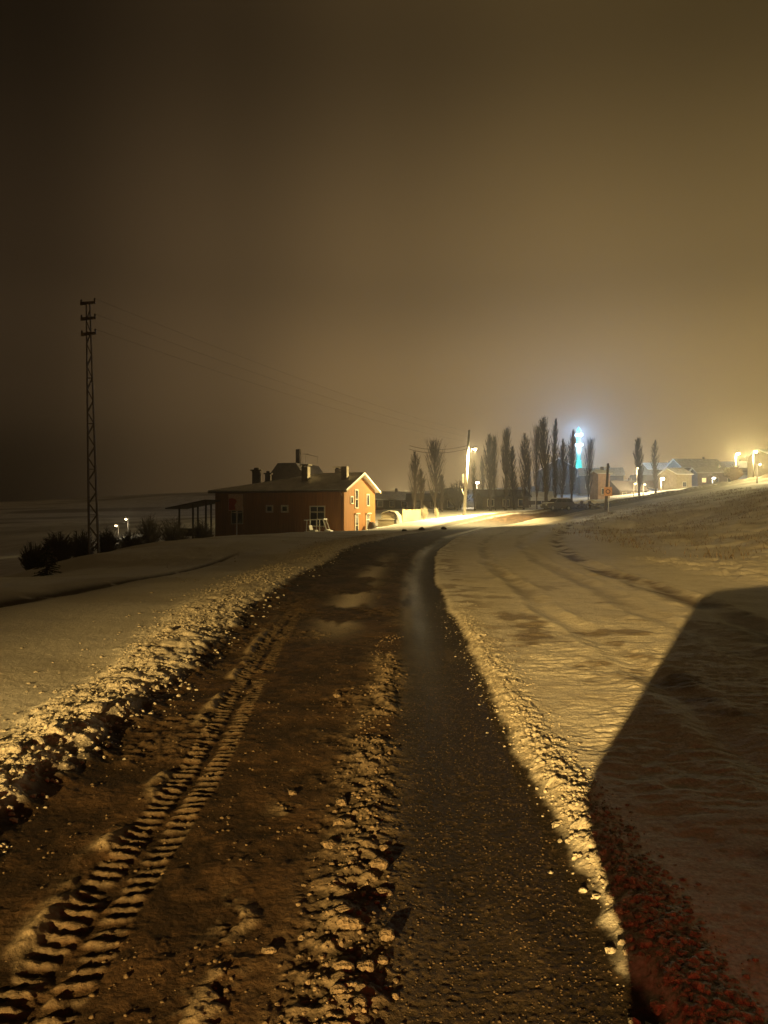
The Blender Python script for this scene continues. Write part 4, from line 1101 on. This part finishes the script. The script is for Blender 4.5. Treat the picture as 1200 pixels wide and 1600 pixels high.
# ------------------------------------------------------------------ ploughed snow crumbs, clods, stones, grass
def ico(sub):
    bm = bmesh.new(); bmesh.ops.create_icosphere(bm, subdivisions=sub, radius=1)
    v = np.array([p.co[:] for p in bm.verts]); f = np.array([[q.index for q in p.verts] for p in bm.faces]); bm.free(); return v, f
ICO1 = ico(1); ICO2 = ico(2)
def clod_shape(v, rng):
    s = np.ones(len(v))
    for k in range(9):
        d = rng.normal(size=3); d /= np.linalg.norm(d); s += .30*rng.uniform(-.6, 1)*np.clip((v@d-.55)*2.6, 0, 1)
    s *= 1+.13*rng.normal(size=len(v))
    return v*s[:, None]*np.array([1, rng.uniform(.7, 1), rng.uniform(.55, .8)])
def scatter(name, pts, sizes, m, seed, base=ICO1, sink=.32):
    rng = np.random.default_rng(seed)
    shapes = [clod_shape(base[0], rng) for _ in range(24)]
    z = ground(pts[:, 0], pts[:, 1]); Vs = []; Fs = []; nb = len(base[0])
    for i, (p, s) in enumerate(zip(pts, sizes)):
        a = rng.uniform(0, math.tau); ca, sa = math.cos(a), math.sin(a)
        v = shapes[rng.integers(24)]*s; v = np.stack([v[:, 0]*ca-v[:, 1]*sa, v[:, 0]*sa+v[:, 1]*ca, v[:, 2]], -1)
        Vs.append(v + np.array([p[0], p[1], z[i]+s*(.30-sink)])); Fs.append(base[1]+i*nb)
    o = link(name, np_mesh(name, np.concatenate(Vs), np.concatenate(Fs), None, m)); return o
def road_pt(y, n):
    s = np.interp(y, _fy, _fs); c = np.interp(y, _fy, _fx); k = np.sqrt(1+s*s)
    return np.stack([c + n*k, y], -1)      # same offset measure as road_n
def rubble():
    rng = np.random.default_rng(11)
    # left berm
    N = 15000
    y = 2.0*np.exp(rng.uniform(0, 1, N)*math.log(46/2.0)); bw = np.interp(y, [0, 4, 6.4, 12.8, 24, 40, 60], [.28, .30, .36, .62, .85, .9, .9])
    n = left_edge(y) - bw*.95 + rng.normal(size=N)*bw*.55
    n = np.where(rng.random(N) < .06, left_edge(y)-bw-np.abs(rng.normal(size=N))*bw*1.6, n)
    dens = fbm(y*.7, n*1.2, 101, 3); k = dens > .36
    y, n = y[k], n[k]; sz = (.005+.022*rng.random(len(y))**3.2)*np.interp(y, [2, 8, 20, 46], [.9, 1.15, 1.6, 2.0])
    tag(scatter('snow_rubble', road_pt(y, n), sz, M['clod'], 1), 'band of crumbly ploughed snow along the left edge of the road', 'snow rubble', kind='stuff')
    # right edge crumbs
    N = 7500
    y = 2.0*np.exp(rng.uniform(0, 1, N)**1.9*math.log(14/2.0)); n = right_edge(y)+.185+rng.normal(size=N)*np.interp(y, [2, 5, 9, 14], [.065, .10, .19, .28])
    sz = (.004+.021*rng.random(N)**3)*np.interp(y, [2, 4, 7, 14], [1.0, .8, .5, .45])
    tag(scatter('snow_rubble', road_pt(y, n), sz, M['clod'], 2), 'crumbly strip of snow bits along the right edge of the tarmac', 'snow rubble', kind='stuff')
    # centre ridge
    N = 1500
    y = 2.0*np.exp(rng.uniform(0, 1, N)*math.log(12/2.0)); n = .50+(vnoise(y*.8, y*0, 91)-.5)*.14+rng.normal(size=N)*.09
    k = fbm(road_pt(y, n)[:, 0]*1.4, y*1.4, 58, 3) > .34; y, n = y[k], n[k]
    sz = .004+.014*rng.random(len(y))**3
    tag(scatter('slush_rubble', road_pt(y, n), sz, M['dirty'], 3), 'ridge of dirty slush bits down the middle of the road', 'slush rubble', kind='stuff')
    # bits over the mud
    N = 2600
    y = 2.0*np.exp(rng.uniform(0, 1, N)*math.log(16/2.0)); n = rng.uniform(-1.35, .45, N); k = fbm(n*2, y*1.6, 103, 3) > .45; y, n = y[k], n[k]
    sz = .003+.010*rng.random(len(y))**3
    tag(scatter('grit', road_pt(y, n), sz, M['grit'], 4), 'small icy grit scattered over the muddy left half of the road', 'grit', kind='stuff')
    N = 5200
    y = 2.0*np.exp(rng.uniform(0, 1, N)*math.log(9/2.0)); n = rng.uniform(.66, 1.5, N); sz = .0022+.0042*rng.random(N)**3
    tag(scatter('gravel', road_pt(y, n), sz, M['grit'], 5), 'fine gravel and ice grains on the dark tarmac wheel lane', 'gravel', kind='stuff')
rubble()
def lump(x, y, s, m, label, seed, group=None):
    rng = np.random.default_rng(seed); v = clod_shape(ICO2[0], rng)*s
    for k in range(3):
        d = rng.normal(size=3); d /= np.linalg.norm(d); v = v*(1+.22*np.clip((v/s@d-.5)*2.5, 0, 1))[:, None]
    o = link('snow_lump', np_mesh('snow_lump', v, ICO2[1], None, m)); o.location = (x, y, gz(x, y)+s*.12)
    tag(o, label, 'snow lump', group)
def gp(px, py): d = EYE*F/(py-800); return (px-600)/F*d, d
LG = 'larger loose snow lumps'
G1 = 'rounded snow lump among the largest in the ploughed bank at left'
G2 = 'dirty slush lump along the ridge in the middle of the road'
G3 = 'pale snow lump in the crumbly strip at the right tarmac edge'
for i, (px, py, s, m, lab, g) in enumerate((
    (140, 1140, .105, 'clod', 'biggest snow lump at left, casting a dark shadow onto the mud', None), (128, 1160, .06, 'clod', G1, 1), (182, 1075, .075, 'clod', G1, 1), (20, 1210, .09, 'clod', G1, 1), (60, 1195, .07, 'clod', G1, 1), (225, 1030, .07, 'clod', G1, 1), (262, 1003, .075, 'clod', G1, 1), (92, 1180, .06, 'clod', G1, 1), (300, 968, .08, 'clod', G1, 1),
    (528, 1090, .035, 'dirty', 'single small lump lying alone on the mud beside a curved dark print', None), (457, 1241, .026, 'dirty', 'tiny pale lump alone in the mud left of the slush ridge', None),
    (533, 1258, .036, 'dirty', G2, 2), (530, 1290, .034, 'dirty', G2, 2), (518, 1322, .034, 'dirty', G2, 2), (590, 1355, .045, 'dirty', G2, 2), (600, 1392, .036, 'dirty', G2, 2), (540, 1437, .032, 'dirty', G2, 2), (552, 1458, .042, 'dirty', G2, 2), (602, 1465, .034, 'dirty', G2, 2), (535, 1520, .034, 'dirty', G2, 2), (572, 1515, .03, 'dirty', G2, 2), (598, 1500, .028, 'dirty', G2, 2), (530, 1557, .034, 'dirty', G2, 2), (560, 1580, .032, 'dirty', G2, 2), (600, 1325, .030, 'dirty', G2, 2),
    (425, 1490, .024, 'dirty', 'dim slush lump near the bottom, left of the ridge', None),
    (955, 1412, .040, 'clod', 'largest pale snow lump at the right tarmac edge', None), (870, 1290, .028, 'clod', G3, 3), (905, 1285, .028, 'clod', G3, 3), (935, 1350, .030, 'clod', G3, 3), (965, 1440, .028, 'clod', G3, 3), (1005, 1495, .034, 'clod', G3, 3), (985, 1460, .024, 'clod', G3, 3),
    (1032, 1580, .036, 'clod', 'red tinted snow lump at the bottom edge right of the tarmac', None))):
    x, y = gp(px, py); lump(x, y, s*(.72 if m == 'clod' else .85), M[m], lab, 300+i, {None: None, 1: 'lumps in the left bank', 2: 'lumps on the slush ridge', 3: 'lumps at the tarmac edge'}[g])
# dark frozen clods on the far outer berm
for i, (px, py, d, s, lab) in enumerate(((632, 829, 60, .20, 'dark frozen dirt clod on the roadside below the pale stack, left of three'), (659, 828, 62, .27, 'largest dark frozen dirt clod on the roadside, middle of three'), (693, 823, 66, .24, 'dark frozen dirt clod below the lone frosted shrub, right of three'))):
    b = at(px, py, d); rng = np.random.default_rng(500+i); v = clod_shape(ICO2[0], rng)*s
    o = link('dirt_clod', np_mesh('dirt_clod', v, ICO2[1], None, M['dark_block'])); o.location = (b.x, b.y, gz(b.x, b.y)+.05); tag(o, lab, 'dirt clod', 'dark clods by the bend')

def dry_grass():
    rng = np.random.default_rng(21); mb_v = []; mb_f = []
    N = 34000
    x = rng.uniform(9, 52, N); y = rng.uniform(24, 112, N)
    k = (np.abs(x) < y*.56)&(road_n(x, y) > 7)&(x-.05*(y-30) > 11)
    x, y = x[k], y[k]
    d = fbm(x*.55, y*.55, 86, 5); k = d + rng.normal(size=len(x))*.05 > .50; x, y = x[k], y[k]
    z = ground(x, y); n = len(x)
    h = rng.uniform(.06, .26, n); a = rng.uniform(0, math.tau, n); ln = rng.uniform(.3, 1.4, n); w = .012+.00025*y
    bx, by = np.cos(a+1.57)*w, np.sin(a+1.57)*w
    tx, ty = x+np.cos(a)*h*ln, y+np.sin(a)*h*ln
    V = np.stack([np.stack([x-bx, y-by, z-.02], -1), np.stack([x+bx, y+by, z-.02], -1), np.stack([tx+bx*.2, ty+by*.2, z+h], -1), np.stack([tx-bx*.2, ty-by*.2, z+h], -1)], 1).reshape(-1, 3)
    Fq = np.arange(n*4).reshape(-1, 4)
    o = link('dry_grass', np_mesh('dry_grass', V, Fq, None, M['straw'], False))
    tag(o, 'dry straw coloured grass poking through snow on the right bank', 'dry grass', kind='stuff')
dry_grass()

# ------------------------------------------------------------------ haze: thin night mist round the whole place
def haze():
    mb = MB().box(-365, 365, -96, 482, -14, 62)
    m = bpy.data.materials.new('night_mist'); m.use_nodes = True; nt = m.node_tree; nt.nodes.clear()
    o = nt.nodes.new('ShaderNodeOutputMaterial'); v = nt.nodes.new('ShaderNodeVolumePrincipled')
    v.inputs['Color'].default_value = (.88, .86, .84, 1); v.inputs['Density'].default_value = HAZE_D; v.inputs['Anisotropy'].default_value = .8
    nt.links.new(v.outputs[0], o.inputs['Volume'])
    tag(mb.build('haze', m), kind='stuff')
haze()
